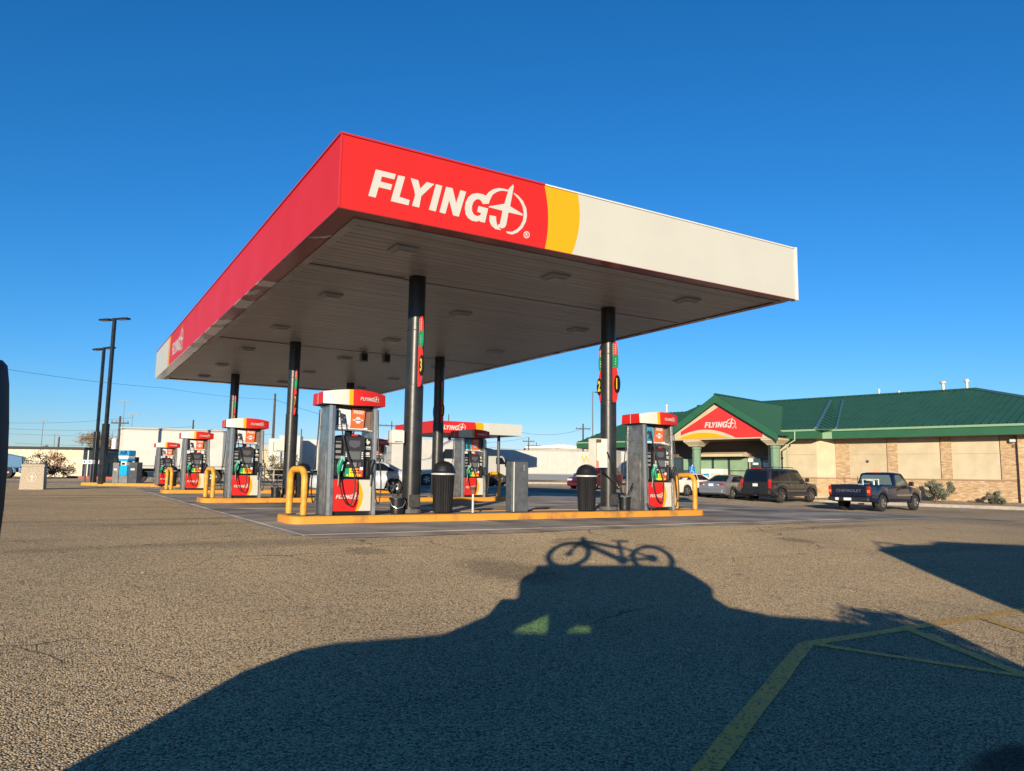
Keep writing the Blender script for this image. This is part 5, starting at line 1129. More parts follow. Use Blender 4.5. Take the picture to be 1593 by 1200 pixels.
def place_rr(fn, px, D, L, W, wxr, zoff=0, rz=HR, **k):
    """put a vehicle so that its rear right wheel stands at photo column px, D metres ahead"""
    x, y = at(px, D); c, s_ = math.cos(rz), math.sin(rz); lx, ly = wxr, -(W/2-.05)
    ox = x-(lx*c-ly*s_); oy = y-(lx*s_+ly*c); return ox, oy
cp = dict(coat=1.)
SIL = mat('silver_car_paint', (.30, .31, .33), .3, .55, coat=.8); CRM = mat('cream_white_car_paint', (.72, .68, .58), .35, coat=.8); CHA = mat('charcoal_car_paint', (.022, .022, .024), .22, .1, coat=.7, noise=.2, ns=3); NVY = mat('navy_car_paint', (.004, .008, .028), .2, .1, coat=.8); MAR = mat('dark_red_car_paint', (.11, .012, .02), .25, .1, coat=.8)
ox, oy = place_rr(None, 1215, 42.6, 5.15, 2.0, -5.15/2+1.12); suv('parked_suv', 'dark charcoal suv parked nose-in between the silver sedan and the blue pickup', (ox, oy, gz(ox, oy)), HR, CHA)
ox, oy = place_rr(None, 1371, 34.2, 5.35, 1.96, -5.35/2+1.18, rz=HR); pk = pickup('parked_pickup', 'dark blue single-cab pickup truck parked at the brick shop wall', (ox, oy, gz(ox, oy)), HR, NVY)
ox, oy = place_rr(None, 1139, 45.5, 4.75, 1.82, -4.75/2+1.0, rz=HR+R(6)); sedan('parked_sedan', 'silver sedan parked nose-in just left of the dark suv', (ox, oy, gz(ox, oy)), HR+R(6), SIL)
ox, oy = place_rr(None, 1069, 47.5, 4.75, 1.82, -4.75/2+1.0, rz=HR-R(6)); sedan('parked_sedan', 'cream white sedan half hidden behind the right front pump', (ox, oy, gz(ox, oy)), HR-R(6), CRM)
# silver sedan crossing behind the nearest pump, facing left
x, y = at(568, 33.8); sedan('silver_sedan', 'silver sedan standing behind the nearest pump, its rear wheel showing', (x, y, gz(x, y)), YAW+R(95), mat('pale_silver_car_paint', (.42, .46, .50), .3, .0, coat=.8))
# cargo in the pickup bed
t = thing('bed_cargo', 'white folding stand and bags lying in the blue pickup bed', 'cargo', (pk.location.x, pk.location.y, pk.location.z), HR)
mb = MB(); W_ = mat('white_plastic', (.7, .72, .68), .5)
mb.tube([(-.45, -.3, .75), (-.45, -.3, 1.45), (-.45, .45, 1.45), (-.45, .45, .75)], .03, 6); mb.build('stand_frame', W_, t, 50)
mb = MB(); mb.tube([(-.5, -.1, .8), (-.5, -.1, 1.38), (-.5, .25, 1.42)], .04, 6); mb.build('stand_rail', W_, t, 50)
mb = MB(); mb.bbox(-1.6, -1.0, .1, .7, .76, 1.24, .08); mb.build('bag', mat('grey_bag', (.35, .36, .38), .8, noise=.3), t)
mb = MB(); mb.bbox(-2.3, -1.8, -.1, .7, .76, 1.22, .06); mb.build('box', DGREY, t)
mb = MB(); mb.tube([(-1.95, .55, .8), (-1.95, .55, 1.5)], .012, 5); mb.tube([(-.62, .62, .8), (-.62, .62, 1.6)], .015, 5); mb.build('upright_pole', BLK, t)
# red minivan
def minivan(name, lab, loc, rz, paint):
    t = thing(name, lab, 'minivan', loc, rz); L, W, H = 4.9, 1.95, 1.72; R_ = .34; wx = (-L/2+.95, L/2-.95)
    top = [(-L/2, .95), (-L/2+.06, 1.03), (.9, 1.02), (1.5, .98), (L/2-.3, .84), (L/2, .58)]
    lower_body(t, L, W, top, paint, wx, R_, .24)
    greenhouse(t, paint, -L/2+.04, -L/2+.4, .55, 1.6, .99, H-.05, W/2*.95, W/2*.76, GLC, [(.03, .28, .12, .86, (.02, .01)), (.31, .56, .12, .86), (.59, .88, .12, .8, (0, -.17))])
    for x in wx:
        for s_ in (-1, 1): wheel(t, x, s_*(W/2-.12), R_, s_, .21, .64)
    for s_ in (-1, 1):
        bx(t, 'tail_light', TAILR, -L/2-.01, -L/2+.12, s_*.85-.07, s_*.85+.07, .8, 1.2, b=.02); bx(t, 'headlight', HEAD, L/2-.3, L/2-.06, s_*.66-.2, s_*.66+.2, .62, .78, b=.03)
        bx(t, 'door_mirror', paint, 1.0, 1.14, s_*(W/2+.05)-.1, s_*(W/2+.05)+.1, 1.02, 1.16, b=.03)
    bx(t, 'front_bumper', paint, L/2-.2, L/2+.06, -W/2*.8, W/2*.8, .26, .5, b=.06); bx(t, 'grille', BLK, L/2-.08, L/2+.02, -.4, .4, .5, .64, b=.02); handles(t, W, (-.6, .35), .9, CHROME); seams(t, W, (-.95, .05, 1.0), .35, .98)
    return t
x, y = at(925, 55.5); minivan('passing_minivan', 'dark red minivan facing left behind the dome-lidded bin, before the white trailer', (x, y, gz(x, y)), YAW+R(142), MAR)
# ------------------------------------------------------------------ trucks and trailers
def big_wheels(t, xs_, W, R_=.5, M=None):
    for x in xs_:
        for s_ in (-1, 1): wheel(t, x, s_*(W/2-.16), R_, s_, .3, .55, 5, mat('steel_wheel', (.55, .53, .5), .5, .3))
def box_trailer(name, lab, loc, rz, L=15.5, W=2.6, H=4.05, z0=1.2, ribs=True, cat='trailer', stripe=None, rounded=False, letters=None, skirt=True, axles=None, grp=None):
    t = thing(name, lab, cat, loc, rz, grp)
    mb = MB(); mb.bbox(-L/2, L/2, -W/2, W/2, z0, H, .05 if not rounded else .22); mb.build('box', TRK, t)
    mb = MB(); mb.box(-L/2-.01, L/2+.01, -W/2-.012, W/2+.012, H-.1, H-.0-.04); mb.build('top_rail', mat('grey_rail', (.4, .4, .38), .5), t)
    mb = MB(); mb.box(-L/2-.01, L/2+.01, -W/2-.012, W/2+.012, z0, z0+.14); mb.build('bottom_rail', mat('grey_rail', (0, 0, 0)), t)
    if ribs:
        n = int(L/1.2)
        for k in range(1, n):
            x = -L/2+L*k/n
            for s_ in (-1, 1): mb = MB(); mb.box(x-.02, x+.02, s_*W/2-.012, s_*W/2+.01, z0+.14, H-.1); mb.build('side_rib', mat('rib_white', (.62, .6, .56), .5), t)
    mb = MB()
    for k in range(4): mb.box(-L/2-.02, -L/2-.002, -W/2+.1+.0, W/2-.1, z0+.3+k*.65, z0+.34+k*.65)
    mb.box(-L/2-.03, -L/2-.002, -.02, .02, z0+.15, H-.15); mb.build('rear_door_bars', MGREY, t)
    for (a, b, zl, zh_) in (stripe or []):
        for s_ in (-1, 1): mb = MB(); mb.box(a, b, s_*W/2-.012, s_*W/2+.013, zl, zh_); mb.build('blue_panel', NAVY, t)
    mb = MB(); mb.box(-L/2+.3, L/2-.3, -.5, .5, z0-.22, z0-.002); mb.build('chassis', DARK, t)
    mb = MB()
    for s_ in (-.9, .9): mb.box(-L/2, -L/2+.06, s_-.05, s_+.05, .55, z0)
    mb.box(-L/2-.02, -L/2+.05, -1.1, 1.1, .5, .6); mb.build('underride_guard', DGREY, t)
    if skirt: 
        for s_ in (-1, 1): mb = MB(); mb.box(-L/2+3.8, L/2-4.5, s_*(W/2-.05)-.02, s_*(W/2-.05)+.02, .5, z0); mb.build('side_skirt', mat('slate_skirt', (.12, .14, .17), .6), t)
    big_wheels(t, axles or (-L/2+1.0, -L/2+2.2), W)
    for s_ in (-.5, .5): mb = MB(); mb.box(L/2-3.6, L/2-3.5, s_-.05, s_+.05, 0.02, z0); mb.build('landing_leg', DGREY, t)
    if letters:
        s, px, pz, sz, side = letters; text('trailer_lettering', s, sz, mat('orange_letter', (.8, .38, .03), .5), t, (px, side*(W/2+.014), pz), (PI/2, 0, 0 if side < 0 else PI), .002, .02)
        mb = MB()
        for k in range(5): mb.box(px-.6+k*.28, px-.42+k*.28, side*(W/2)-.013, side*(W/2)+.0135, pz-.62, pz-.54)
        mb.build('small_print', DGREY, t)
    return t
def tractor(name, lab, loc, rz, paint, cat='truck', L=7.0, sleeper=True, grp=None):
    t = thing(name, lab, cat, loc, rz, grp); W = 2.4
    # cab shell by profile
    prof = [(-1.5, .95), (3.3, .95), (3.42, 1.25), (3.35, 1.75), (1.9, 2.05), (1.55, 2.15), (.95, 3.0), (.7, 3.2), (-.2, 3.75), (-1.5, 3.95)]
    rings = []
    for y in (-W/2, -W/2+.12, W/2-.12, W/2):
        k = .0 if abs(y) == W/2 else .09; rings.append([(x+(k if x > 0 else -k), y, z+(k if z > 1 else -k)) for x, z in prof])
    mb = MB(); mb.loft(rings); mb.build('cab', paint, t, 35)
    for s_ in (-1, 1):
        mb = MB(); mb.prism([(.15, 2.15), (1.4, 2.15), (.9, 2.9), (.15, 2.9)], 'y', s_*W/2-.01, s_*W/2+.012); mb.build('side_window', GLS, t)
        mb = MB(); mb.bbox(1.15, 1.3, s_*(W/2+.28)-.1, s_*(W/2+.28)+.1, 1.9, 2.7, .03); mb.build('wing_mirror', BLK, t)
        bx(t, 'headlight', HEAD, 3.3, 3.47, s_*.9-.2, s_*.9+.2, 1.05, 1.35, b=.03)
        mb = MB(); mb.tube([(-.4, s_*(W/2-.1), .75), (1.1, s_*(W/2-.1), .75)], .28, 12); mb.build('fuel_tank', STEELB, t, 40)
        mb = MB(); pts = [(2.3+.64*math.cos(a), s_*(W/2-.16), .52+.64*math.sin(a)) for a in [PI*q/10 for q in range(11)]]; mb.tube(pts, .12, 6); mb.build('wheel_arch', paint, t, 50)
    mb = MB(); mb.add([(1.62, -1.0, 2.2), (1.62, 1.0, 2.2), (1.08, .95, 2.95), (1.08, -.95, 2.95)], [(0, 1, 2, 3)]); mb.build('windscreen', GLS, t)
    bx(t, 'grille', mat('grille_metal', (.25, .25, .26), .3, .7), 3.36, 3.5, -.55, .55, 1.05, 1.75, b=.04); bx(t, 'front_bumper', paint, 3.2, 3.6, -1.15, 1.15, .5, .95, b=.08)
    mb = MB(); mb.box(-4.2, 3.0, -.45, .45, .75, .95); mb.build('chassis', DARK, t)
    big_wheels(t, (2.3, -2.5, -3.7), W, .52)
    return t
# box truck left, seen along its side
x, y = at(271, 52); box_trailer('box_truck', 'plain white box truck with rounded front corners parked beyond the left pumps', (x, y, gz(x, y)-.02), YAW-R(72), 6.7, 2.5, 3.75, 1.0, False, 'truck', None, True, None, False, (-2.3, 2.6))
x, y = at(480, 74); box_trailer('parked_trailer', 'white ribbed trailer behind the second left column', (x, y, gz(x, y)), YAW-R(80), 7.5, 2.6, 4.1, 1.1, True, 'trailer', None, False, None, False, (-2.6, -1.4), 'white trailers parked in the truck lot')
x, y = at(451, 70); box_trailer('trailer_front_box', 'tall white reefer box standing at the end of a parked trailer', (x, y, gz(x, y)), YAW-R(80), 1.9, 2.4, 4.25, 1.5, False, 'trailer', None, False, None, False, (0,))
x, y = at(648, 66); box_trailer('parked_trailer', 'white trailer seen between the two middle columns, under the far canopy', (x, y, gz(x, y)), YAW-R(70), 5.0, 2.6, 4.0, 1.1, True, 'trailer', None, False, None, False, (-1.6, -.4), 'white trailers parked in the truck lot')
x, y = at(622, 78); box_trailer('parked_trailer', 'white trailer just left of the near thick column', (x, y, gz(x, y)), YAW-R(90), 3.4, 2.6, 4.5, 1.1, True, 'trailer', None, False, None, False, (-.8, .6), 'white trailers parked in the truck lot')
x, y = at(860, 92); box_trailer('long_trailer', 'long white semi trailer lettered in orange behind the red minivan', (x, y, gz(x, y)-.05), YAW-R(82), 15.6, 2.6, 4.0, 1.15, True, 'trailer', None, False, ('WERNER', 5.6, 3.0, 1.15, -1), True)
x, y = at(982, 90); tractor('semi_tractor', 'white semi tractor coupled to the long lettered trailer', (x, y, gz(x, y)-.05), YAW-R(82), TRK)
x, y = at(762, 84); tractor('semi_tractor', 'white semi tractor nosing right from behind the second island hoop', (x, y, gz(x, y)-.03), YAW-R(62), TRK)
x, y = at(806, 112); box_trailer('shaded_trailer', 'trailer end in shade left of the long white trailer', (x, y, gz(x, y)), YAW-R(35), 13, 2.6, 4.6, 1.2, False, 'trailer', None, False, None, False)
x, y = at(703, 60); tractor('white_work_truck', 'white truck cab beside a red tanker under the far canopy', (x, y, gz(x, y)), YAW+R(110), TRK)
x, y = at(712, 66); t = thing('red_tanker', 'red tank truck body partly hidden behind the second column', 'tanker', (x, y, gz(x, y)), YAW-R(70))
mb = MB(); mb.tube([(-2.2, 0, 2.1), (-2.1, 0, 2.1), (2.1, 0, 2.1), (2.2, 0, 2.1)], [.8, 1.1, 1.1, .8], 18); mb.build('tank', mat('red_tank_paint', (.5, .03, .03), .35), t, 40); mb = MB(); mb.box(-2, 2, -.5, .5, .8, 1.1); mb.build('chassis', DARK, t); big_wheels(t, (-1.5, 1.5), 2.3)
x, y = at(-40, 62); tractor('blue_semi_tractor', 'blue semi tractor at the far left beside the white brick wall', (x, y, gz(x, y)), YAW-R(62), mat('blue_truck_paint', (.10, .22, .36), .3, coat=.8))
# ------------------------------------------------------------------ far diesel canopy
x, y = at(674.6, 71.5)
far = thing('diesel_canopy', 'smaller distant red, yellow and white canopy over the truck fuel lanes', 'canopy', (x, y, 0), 0)
W2_, L2_, b_, t_ = 9.9, 10.0, 4.78, 5.93
fascia(far, [arcband((0, 0), (4.45, 4.4), b_, t_, 0, 0, .1), arcband((4.45, 4.4), (5.25, 5.3), b_, t_, 1, .1, .1), arcband((5.25, 5.3), (W2_, W2_), b_, t_, 2, .1, 0)], lambda x, z, d: (x, d, z), [RED, YEL, WHT])
fascia(far, [arcband((.06, .06), (L2_, L2_), b_, t_, 0)], lambda y, z, d: (d, y, z), [RED, YEL, WHT]); fascia(far, [arcband((.06, .06), (L2_, L2_), b_, t_, 2)], lambda y, z, d: (W2_-d, y, z), [RED, YEL, WHT])
mb = MB(); mb.box(.07, W2_-.07, .07, L2_, b_+.02, b_+.2); mb.build('soffit', mat('soffit_panel_paint', (0, 0, 0)), far)
logo(far, (.55, -.005, 5.1), .44)
for k, (px, py_) in enumerate(((1.2, 2.0), (5.6, 2.0), (8.3, 2.0), (1.2, 8), (5.6, 8), (8.3, 8))): mb = MB(); mb.tube([(px, py_, -.2), (px, py_, b_)], .16, 12); mb.build('canopy_post', DGREY, far, 50)
x, y = at(596, 45)
# ------------------------------------------------------------------ fourth island with air machine and light poles
ix0, iy0 = at(129, 41.5); ix1, iy1 = at(303, 40.2)
ang = math.atan2(iy1-iy0, ix1-ix0); Lg = math.hypot(ix1-ix0, iy1-iy0)
t = thing('fuel_island', 'long low yellow kerbed island with the air machine at the far left', 'fuel island', (ix0, iy0, 0), ang, 'yellow kerbed fuel islands')
mb = MB(); mb.bbox(0, Lg, -.1, 1.7, -.2, .06, .04); mb.build('kerb', YC, t); mb = MB(); mb.box(.15, Lg-.15, .05, 1.55, .0, .065); mb.build('island_top', CONC, t)
def on4(px, dy=.6):
    for k in range(400):
        u = Lg*k/399*1.1-.05*Lg; X, Y = ix0+u*math.cos(ang)-dy*math.sin(ang), iy0+u*math.sin(ang)+dy*math.cos(ang)
        v = Vector((X-CAMP.x, Y-CAMP.y, 0)); D = v.dot(Vector((math.cos(YAW), math.sin(YAW), 0))); l = v.dot(r_)
        if CXP-1.9+F*l/(D*.993) >= px: return X, Y
    return X, Y
X, Y = on4(197); t = thing('air_machine', 'bright blue and white tyre air machine with AIR on its top', 'air machine', (X, Y, .06), ang-R(10))
AB = mat('air_machine_blue', (.01, .36, .72), .4)
mb = MB(); mb.bbox(-.30, .30, -.22, .22, 0, .42, .02); mb.build('base_cabinet', MGREY, t)
mb = MB(); mb.bbox(-.27, .27, -.25, .2, .42, .95, .02); mb.build('blue_body', AB, t); mb = MB(); mb.bbox(-.2, .2, -.24, .2, .96, 1.20, .02); mb.build('white_body', PLATE, t)
mb = MB(); mb.bbox(-.34, .34, -.28, .25, 1.2, 1.33, .02); mb.build('blue_band', AB, t); mb = MB(); mb.bbox(-.36, .36, -.28, .25, 1.335, 1.5, .02); mb.build('white_band', PLATE, t)
mb = MB(); mb.bbox(-.38, .38, -.26, .22, 1.505, 1.80, .02); top_ = mb.build('sign_head', mat('sign_head_blue', (.02, .30, .55), .4), t)
text('air_lettering', 'AIR', .3, mat('navy_letter', (.01, .03, .12), .5), top_, (0, -.264, 1.655), FACE_NY, .002, .012, 'CENTER', 0, 1.2)
mb = MB(); mb.box(-.12, .12, -.245, -.241, 1.0, 1.12); mb.build('control_panel', DARK, t)
for px, w_, h_, lab in ((184, .42, 1.12, 'grey cabinet just left of the air machine'), (211, .58, 1.15, 'dark grey cabinet just right of the air machine')):
    X, Y = on4(px); t = thing('service_cabinet', lab, 'cabinet', (X, Y, .06), ang-R(10), 'cabinets beside the air machine'); mb = MB(); mb.bbox(-w_/2, w_/2, -.2, .2, 0, h_, .02); mb.build('cabinet_body', MGREY if px < 190 else DGREY, t)
    mb = MB(); mb.box(-w_*.25, w_*.25, -.206, -.201, h_*.62, h_*.7); mb.build('label_plate', PLATE, t); mb = MB(); mb.box(w_*.2, w_*.35, -.22, .0, h_, h_+.28); mb.build('top_bracket', DARK, t)
for k, (px, off) in enumerate(((133, 0), (141, .0), (158, .0))):
    X, Y = on4(px, .4); t = thing('meter_box', ['leftmost of the small white meter boxes on posts at the far left', 'middle small white meter box on a post, beside the thinner lamp pole', 'small white meter box in front of the taller lamp pole'][k], 'meter box', (X, Y, .06), ang-R(10), 'meter boxes on the far island')
    mb = MB(); mb.tube([(0, 0, 0), (0, 0, 1.05)], .05, 8); mb.build('post', DGREY, t, 50); mb = MB(); mb.bbox(-.17, .17, -.1, .1, 1.02, 1.25, .015); mb.build('box', PLATE, t); mb = MB(); mb.box(-.05, .05, -.106, -.101, 1.09, 1.18); mb.build('dial', DARK, t)
mb = MB()
def lamp_pole(name, lab, px0, D, ztop, arms, base_h, azm, z0=0., thick=.1, heads=1.):
    x, y = at(px0, D); t = thing(name, lab, 'lamp pole', (x, y, z0), azm)
    mb = MB(); mb.tube([(0, 0, 0), (0, 0, ztop)], [thick*.85, thick*.6], 10) if False else mb.box(-thick*.7, thick*.7, -thick*.7, thick*.7, 0, ztop); mb.build('shaft', COLM, t)
    mb = MB(); mb.bbox(-thick*1.5, thick*1.2, -thick*1.2, thick*1.2, 0, base_h, .01); mb.build('lower_sleeve', COLM, t)
    for s_ in arms:
        mb = MB(); mb.box(min(0, s_*.25), max(0, s_*.25), -.04, .04, ztop-.10, ztop-.02); a = mb.build('arm', COLM, t)
        mb = MB(); mb.bbox(min(s_*.25, s_*1.0*heads), max(s_*.25, s_*1.0*heads), -.17, .17, ztop-.12, ztop-.02, .03); mb.build('lamp_head', DARK, t)
        mb = MB(); mb.box(min(s_*.4, s_*.9*heads), max(s_*.4, s_*.9*heads), -.12, .12, ztop-.128, ztop-.121); mb.build('lamp_glass', mat('frosted_lens', (0, 0, 0)), t)
    return t
z = zh(181, 493, 41.2); lamp_pole('lamp_pole', 'taller near black lamp pole with two flat heads at the far left', 160, 41.2, z, (-1, 1), zh(163, 660, 41.2), ang-R(6), 0., .11)
z = zh(163, 540, 46); lamp_pole('lamp_pole', 'shorter black lamp pole just left of the taller one', 147, 44.5, zh(163, 540, 44.5), (-1, 1), zh(150, 672, 44.5), ang-R(20), 0., .10)
lamp_pole('lamp_pole', 'thin distant black lamp pole with one arm, left of the column numbered 1', 922, 88, zh(922, 607, 88), (1,), 1.0, YAW-PI/2, -.2, .09, .8)
# concrete block with embossed roundel
x, y = at(54, 32.3); t = thing('concrete_bin_surround', 'tapered pebbled concrete bin housing with an embossed roundel at the left', 'bin housing', (x, y, -.09), YAW-PI/2+R(24))
CB = mat('pebbled_concrete', (.48, .40, .29), .9, noise=.25, ns=30, bump=.6, bs=60)
mb = MB(); mb.loft([[(a*s1, a*s2, z) for s1, s2 in ((-1, -1), (1, -1), (1, 1), (-1, 1))] for a, z in ((.44, 0), (.41, .95), (.43, .97), (.43, 1.04), (.38, 1.08))]); mb.build('housing', CB, t)
RM = mat('pale_relief', (.62, .55, .44), .8)
mb = MB(); n = 28
for s_ in (0,):
    pts = [(.17*math.cos(2*PI*k/n), -.435+.012, .52+.19*math.sin(2*PI*k/n)) for k in range(n+1)]; mb.tube(pts, .017, 6, cap=False)
mb.build('roundel_ring', RM, t)
mb = MB(); mb.prism([(-.02, .36), (.03, .38), (.045, .5), (.14, .52), (.04, .56), (.05, .70), (.0, .6), (-.13, .58), (-.02, .52)], 'y', -.437, -.42); mb.build('roundel_emblem', RM, t)
mb = MB(); mb.tube([(-.15, 0, 1.06), (-.1, 0, 1.18), (.02, 0, 1.2), (.08, 0, 1.06)], .012, 6); mb.build('top_wire', CHROME, t, 50); mb = MB(); mb.lathe([(.28, 1.075), (.3, 1.1), (.2, 1.11)], 20); mb.build('liner_ring', MGREY, t, 50)
# ------------------------------------------------------------------ white brick building on the left
def wbrick():
    M = brick_mat('white_painted_brick', (.72, .66, .50), (.64, .58, .43), (.5, .45, .34)); 
    for n in M.node_tree.nodes:
        if n.type == 'TEX_BRICK': n.inputs['Brick Width'].default_value = .45; n.inputs['Row Height'].default_value = .22; n.inputs['Mortar Size'].default_value = .02
    return M
xa_, ya_ = at(-60, 80); xb_, yb_ = at(128, 80); aa = math.atan2(yb_-ya_, xb_-xa_); ll = math.hypot(xb_-xa_, yb_-ya_)
t = thing('white_brick_building', 'long low white brick building with a dark roof edge at the far left', 'building', (xa_, ya_, -.15), aa)
hb_ = zh(60, 698, 80)+.1
mb = MB(); mb.box(0, ll, 0, 16, 0, hb_); mb.build('wall', wbrick(), t)
mb = MB(); mb.box(-.3, ll+.3, -.35, 16.3, hb_+.0+.003, hb_+.22); mb.build('roof_edge', mat('dark_roof_edge', (.03, .028, .026), .7), t)
for k in range(9): mb = MB(); mb.box(1+k*1.55, 1.12+k*1.55, -.03, -.002, .0, hb_-.1); mb.build('downpipe', mat('cream_pipe', (.62, .58, .45), .6), t)
mb = MB(); mb.bbox(5.4, 5.6, -.1, -.005, 1.9, 2.3, .02); mb.build('wall_box', MGREY, t)
# painted red kerb stretches and walls in the distance
def strip(nm, px0, px1, D0, D1, z1, M, lab=None, z0=-.3, th=.3):
    xa, ya = at(px0, D0); xb, yb = at(px1, D1); a = math.atan2(yb-ya, xb-xa); l = math.hypot(xb-xa, yb-ya)
    mb = MB(); mb.box(0, l, 0, th, z0, z1); o = mb.build(nm, M, None); o.location = (xa, ya, 0); o.rotation_euler = (0, 0, a); return o
RK = mat('faded_red_kerb', (.45, .11, .08), .8, noise=.2)
for a in ((105, 190, 70, 66), (455, 520, 62, 62)): strip('painted_kerb', a[0], a[1], a[2], a[3], .12, RK)['kind'] = 'structure'
for a in ((800, 905, 86, 86),): strip('distant_kerb', a[0], a[1], a[2], a[3], .02, KERBC)['kind'] = 'structure'
# bushes and winter trees
tw = mat('reddish_twig', (.20, .10, .055), .9)
x, y = at(70, 68); shrub('bare_bush', 'wide reddish leafless bush in front of the white brick building', x, y, -.1, 3.4, 2.45, (.30, .16, .085), 2600, 11, 'bush', .14, None, .1, tw)
x, y = at(436, 66); shrub('mottled_bush', 'mottled green-brown bush between the second left pump and its column', x, y, -.1, 2.6, 2.7, (.20, .16, .07), 2400, 12, 'bush', .13, None, .1)
def tree(name, lab, px, D, h_, w_, col, seed, n=2600, leaf=.2, z=-.1, cz=.62, cat='tree'):
    rnd = random.Random(seed); x, y = at(px, D); t = thing(name, lab, cat, (x, y, z)); bark = mat('grey_bark', (.11, .085, .06), .9)
    mb = MB(); tips = []
    def br(p, d, l, r, k):
        q = p+d*l; mb.tube([p, p+d*l*.5+Vector((rnd.gauss(0, .03), rnd.gauss(0, .03), 0))*l, q], [r, r*.85, r*.65], 6 if k > 1 else 4)
        if k == 0: tips.append(q); return
        for _ in range(3 if k > 1 else 4):
            nd = (d+Vector((rnd.gauss(0, .48), rnd.gauss(0, .48), rnd.gauss(.05, .3)))).normalized(); br(q, nd, l*rnd.uniform(.62, .85), r*.6, k-1)
    br(Vector((0, 0, 0)), Vector((rnd.gauss(0, .05), 0, 1)).normalized(), h_*.28, h_*.022, 4); mb.build('trunk', bark, t)
    mb = MB(); mats_ = [mat('%s_crown_%s' % (name, q), tuple(c*f for c in col), .85) for q, f in (('dark', .6), ('mid', 1.), ('pale', 1.4))]
    for k in range(n):
        p = rnd.choice(tips)+Vector((rnd.gauss(0, .11), rnd.gauss(0, .11), rnd.gauss(0, .1)))*w_*.6
        a = Vector((rnd.gauss(0, 1), rnd.gauss(0, 1), rnd.gauss(0, 1))).normalized(); b = a.cross(Vector((rnd.gauss(0, 1), rnd.gauss(0, 1), rnd.gauss(0, 1)))).normalized(); s_ = leaf*rnd.uniform(.5, 1.1)
        mb.add([p, p+a*s_, p+a*s_+b*s_*.35, p+b*s_*.35], [(0, 1, 2, 3)], rnd.choice((0, 1, 1, 2)))
    mb.build('crown', mats_, t, 0, False); return t
tree('winter_tree', 'pale brown tree standing behind the right end of the white brick building', 143, 96, 6.2, 4.5, (.26, .18, .10), 21, 3000, .22)
tree('winter_tree', 'low brown scrubby tree between lamp pole and box truck', 182, 92, 4.6, 4.5, (.24, .15, .09), 22, 1600, .2)
tree('winter_tree', 'thin bare tree just left of the white box truck', 199, 88, 4.4, 3.5, (.20, .13, .08), 23, 900, .16)
for k, (px, D, h_) in enumerate(((170, 120, 5.0), (905, 150, 6.5), (925, 150, 7.0), (945, 155, 6.5))): tree('distant_tree', ['hazy brown tree behind the lamp poles', 'leftmost reddish tree above the long trailer', 'middle reddish tree above the long trailer', 'rightmost reddish tree above the long trailer'][k], px, D, h_, 6, (.22, .11, .08), 30+k, 1500, .35)
# far tree line and low buildings closing the horizon
rnd = random.Random(5); mb = MB(); mats_ = [mat('far_wood_%s' % q, c, .9) for q, c in (('dark', (.05, .045, .03)), ('mid', (.10, .08, .05)), ('pale', (.15, .12, .08)))]
for k in range(16000):
    px = rnd.uniform(-60, 1700); D = rnd.uniform(190, 235); x, y = at(px, D); hh = (3.6+1.3*math.sin(px*.023)+.8*math.sin(px*.11+1)+(2 if 790 < px < 900 else 0)); z = rnd.uniform(-.5, 1)**1*hh if rnd.random() < .8 else hh*rnd.uniform(.9, 1.1)
    a = Vector((rnd.gauss(0, 1), rnd.gauss(0, 1), rnd.gauss(0, 1))).normalized(); b = a.cross(Vector((rnd.gauss(0, 1), rnd.gauss(0, 1), 1))).normalized(); s_ = rnd.uniform(.5, 1.3); p = Vector((x, y, z))
    mb.add([p, p+a*s_, p+a*s_+b*s_*.7, p+b*s_*.7], [(0, 1, 2, 3)], rnd.choice((0, 1, 1, 2)))
tag(mb.build('far_wood', mats_, None, 0, False), 'low brown line of scrub and trees along the horizon', 'woodland', kind='stuff')
def shed(lab, px, D, w_, d_s, h_, col, roofc, rz=0):
    x, y = at(px, D); t = thing('distant_shed', lab, 'building', (x, y, -.3), YAW-PI/2+rz); mb = MB(); mb.box(-w_/2, w_/2, 0, d_s, 0, h_); mb.build('wall', mat('shed_%d' % px, col, .8, noise=.1), t)
    mb = MB(); mb.prism([(-w_/2-.3, h_+.004), (w_/2+.3, h_+.004), (w_/2, h_+.25), (0, h_+.9), (-w_/2, h_+.25)], 'y', -.3, d_s+.3); mb.build('roof', mat('shed_roof_%d' % px, roofc, .6), t)
    for k in range(3): mb = MB(); mb.box(-w_*.35+k*w_*.3, -w_*.35+k*w_*.3+w_*.12, -.03, -.003, h_*.2, h_*.75); mb.build('door', mat('shed_door', (.2, .2, .19), .7), t)
shed('cream shed with a shallow roof seen left of the second row column', 424, 110, 9, 10, 4.2, (.55, .45, .26), (.4, .35, .27))
shed('long pale roofed shed on the horizon above the trailer', 872, 170, 16, 14, 7.2, (.4, .37, .32), (.75, .72, .66))
shed('tan low building between the lamp poles and the box truck', 155, 85, 3.0, 4, 2.4, (.5, .38, .24), (.35, .3, .24))
# fence posts and rail far left of the sheds
t0 = None
x0, y0 = at(408, 58); x1, y1 = at(500, 58); t = thing('metal_fence', 'pale tubular fence beyond the pumps, under the white trailer', 'fence', (x0, y0, -.1), math.atan2(y1-y0, x1-x0)); lg = math.hypot(x1-x0, y1-y0)
for k in range(6): mb = MB(); mb.tube([(lg*k/5, 0, 0), (lg*k/5, 0, 1.1)], .035, 6); mb.build('post', KERBC, t)
for z in (.25, .65, 1.05): mb = MB(); mb.tube([(0, 0, z), (lg, 0, z)], .025, 6); mb.build('rail', KERBC, t)
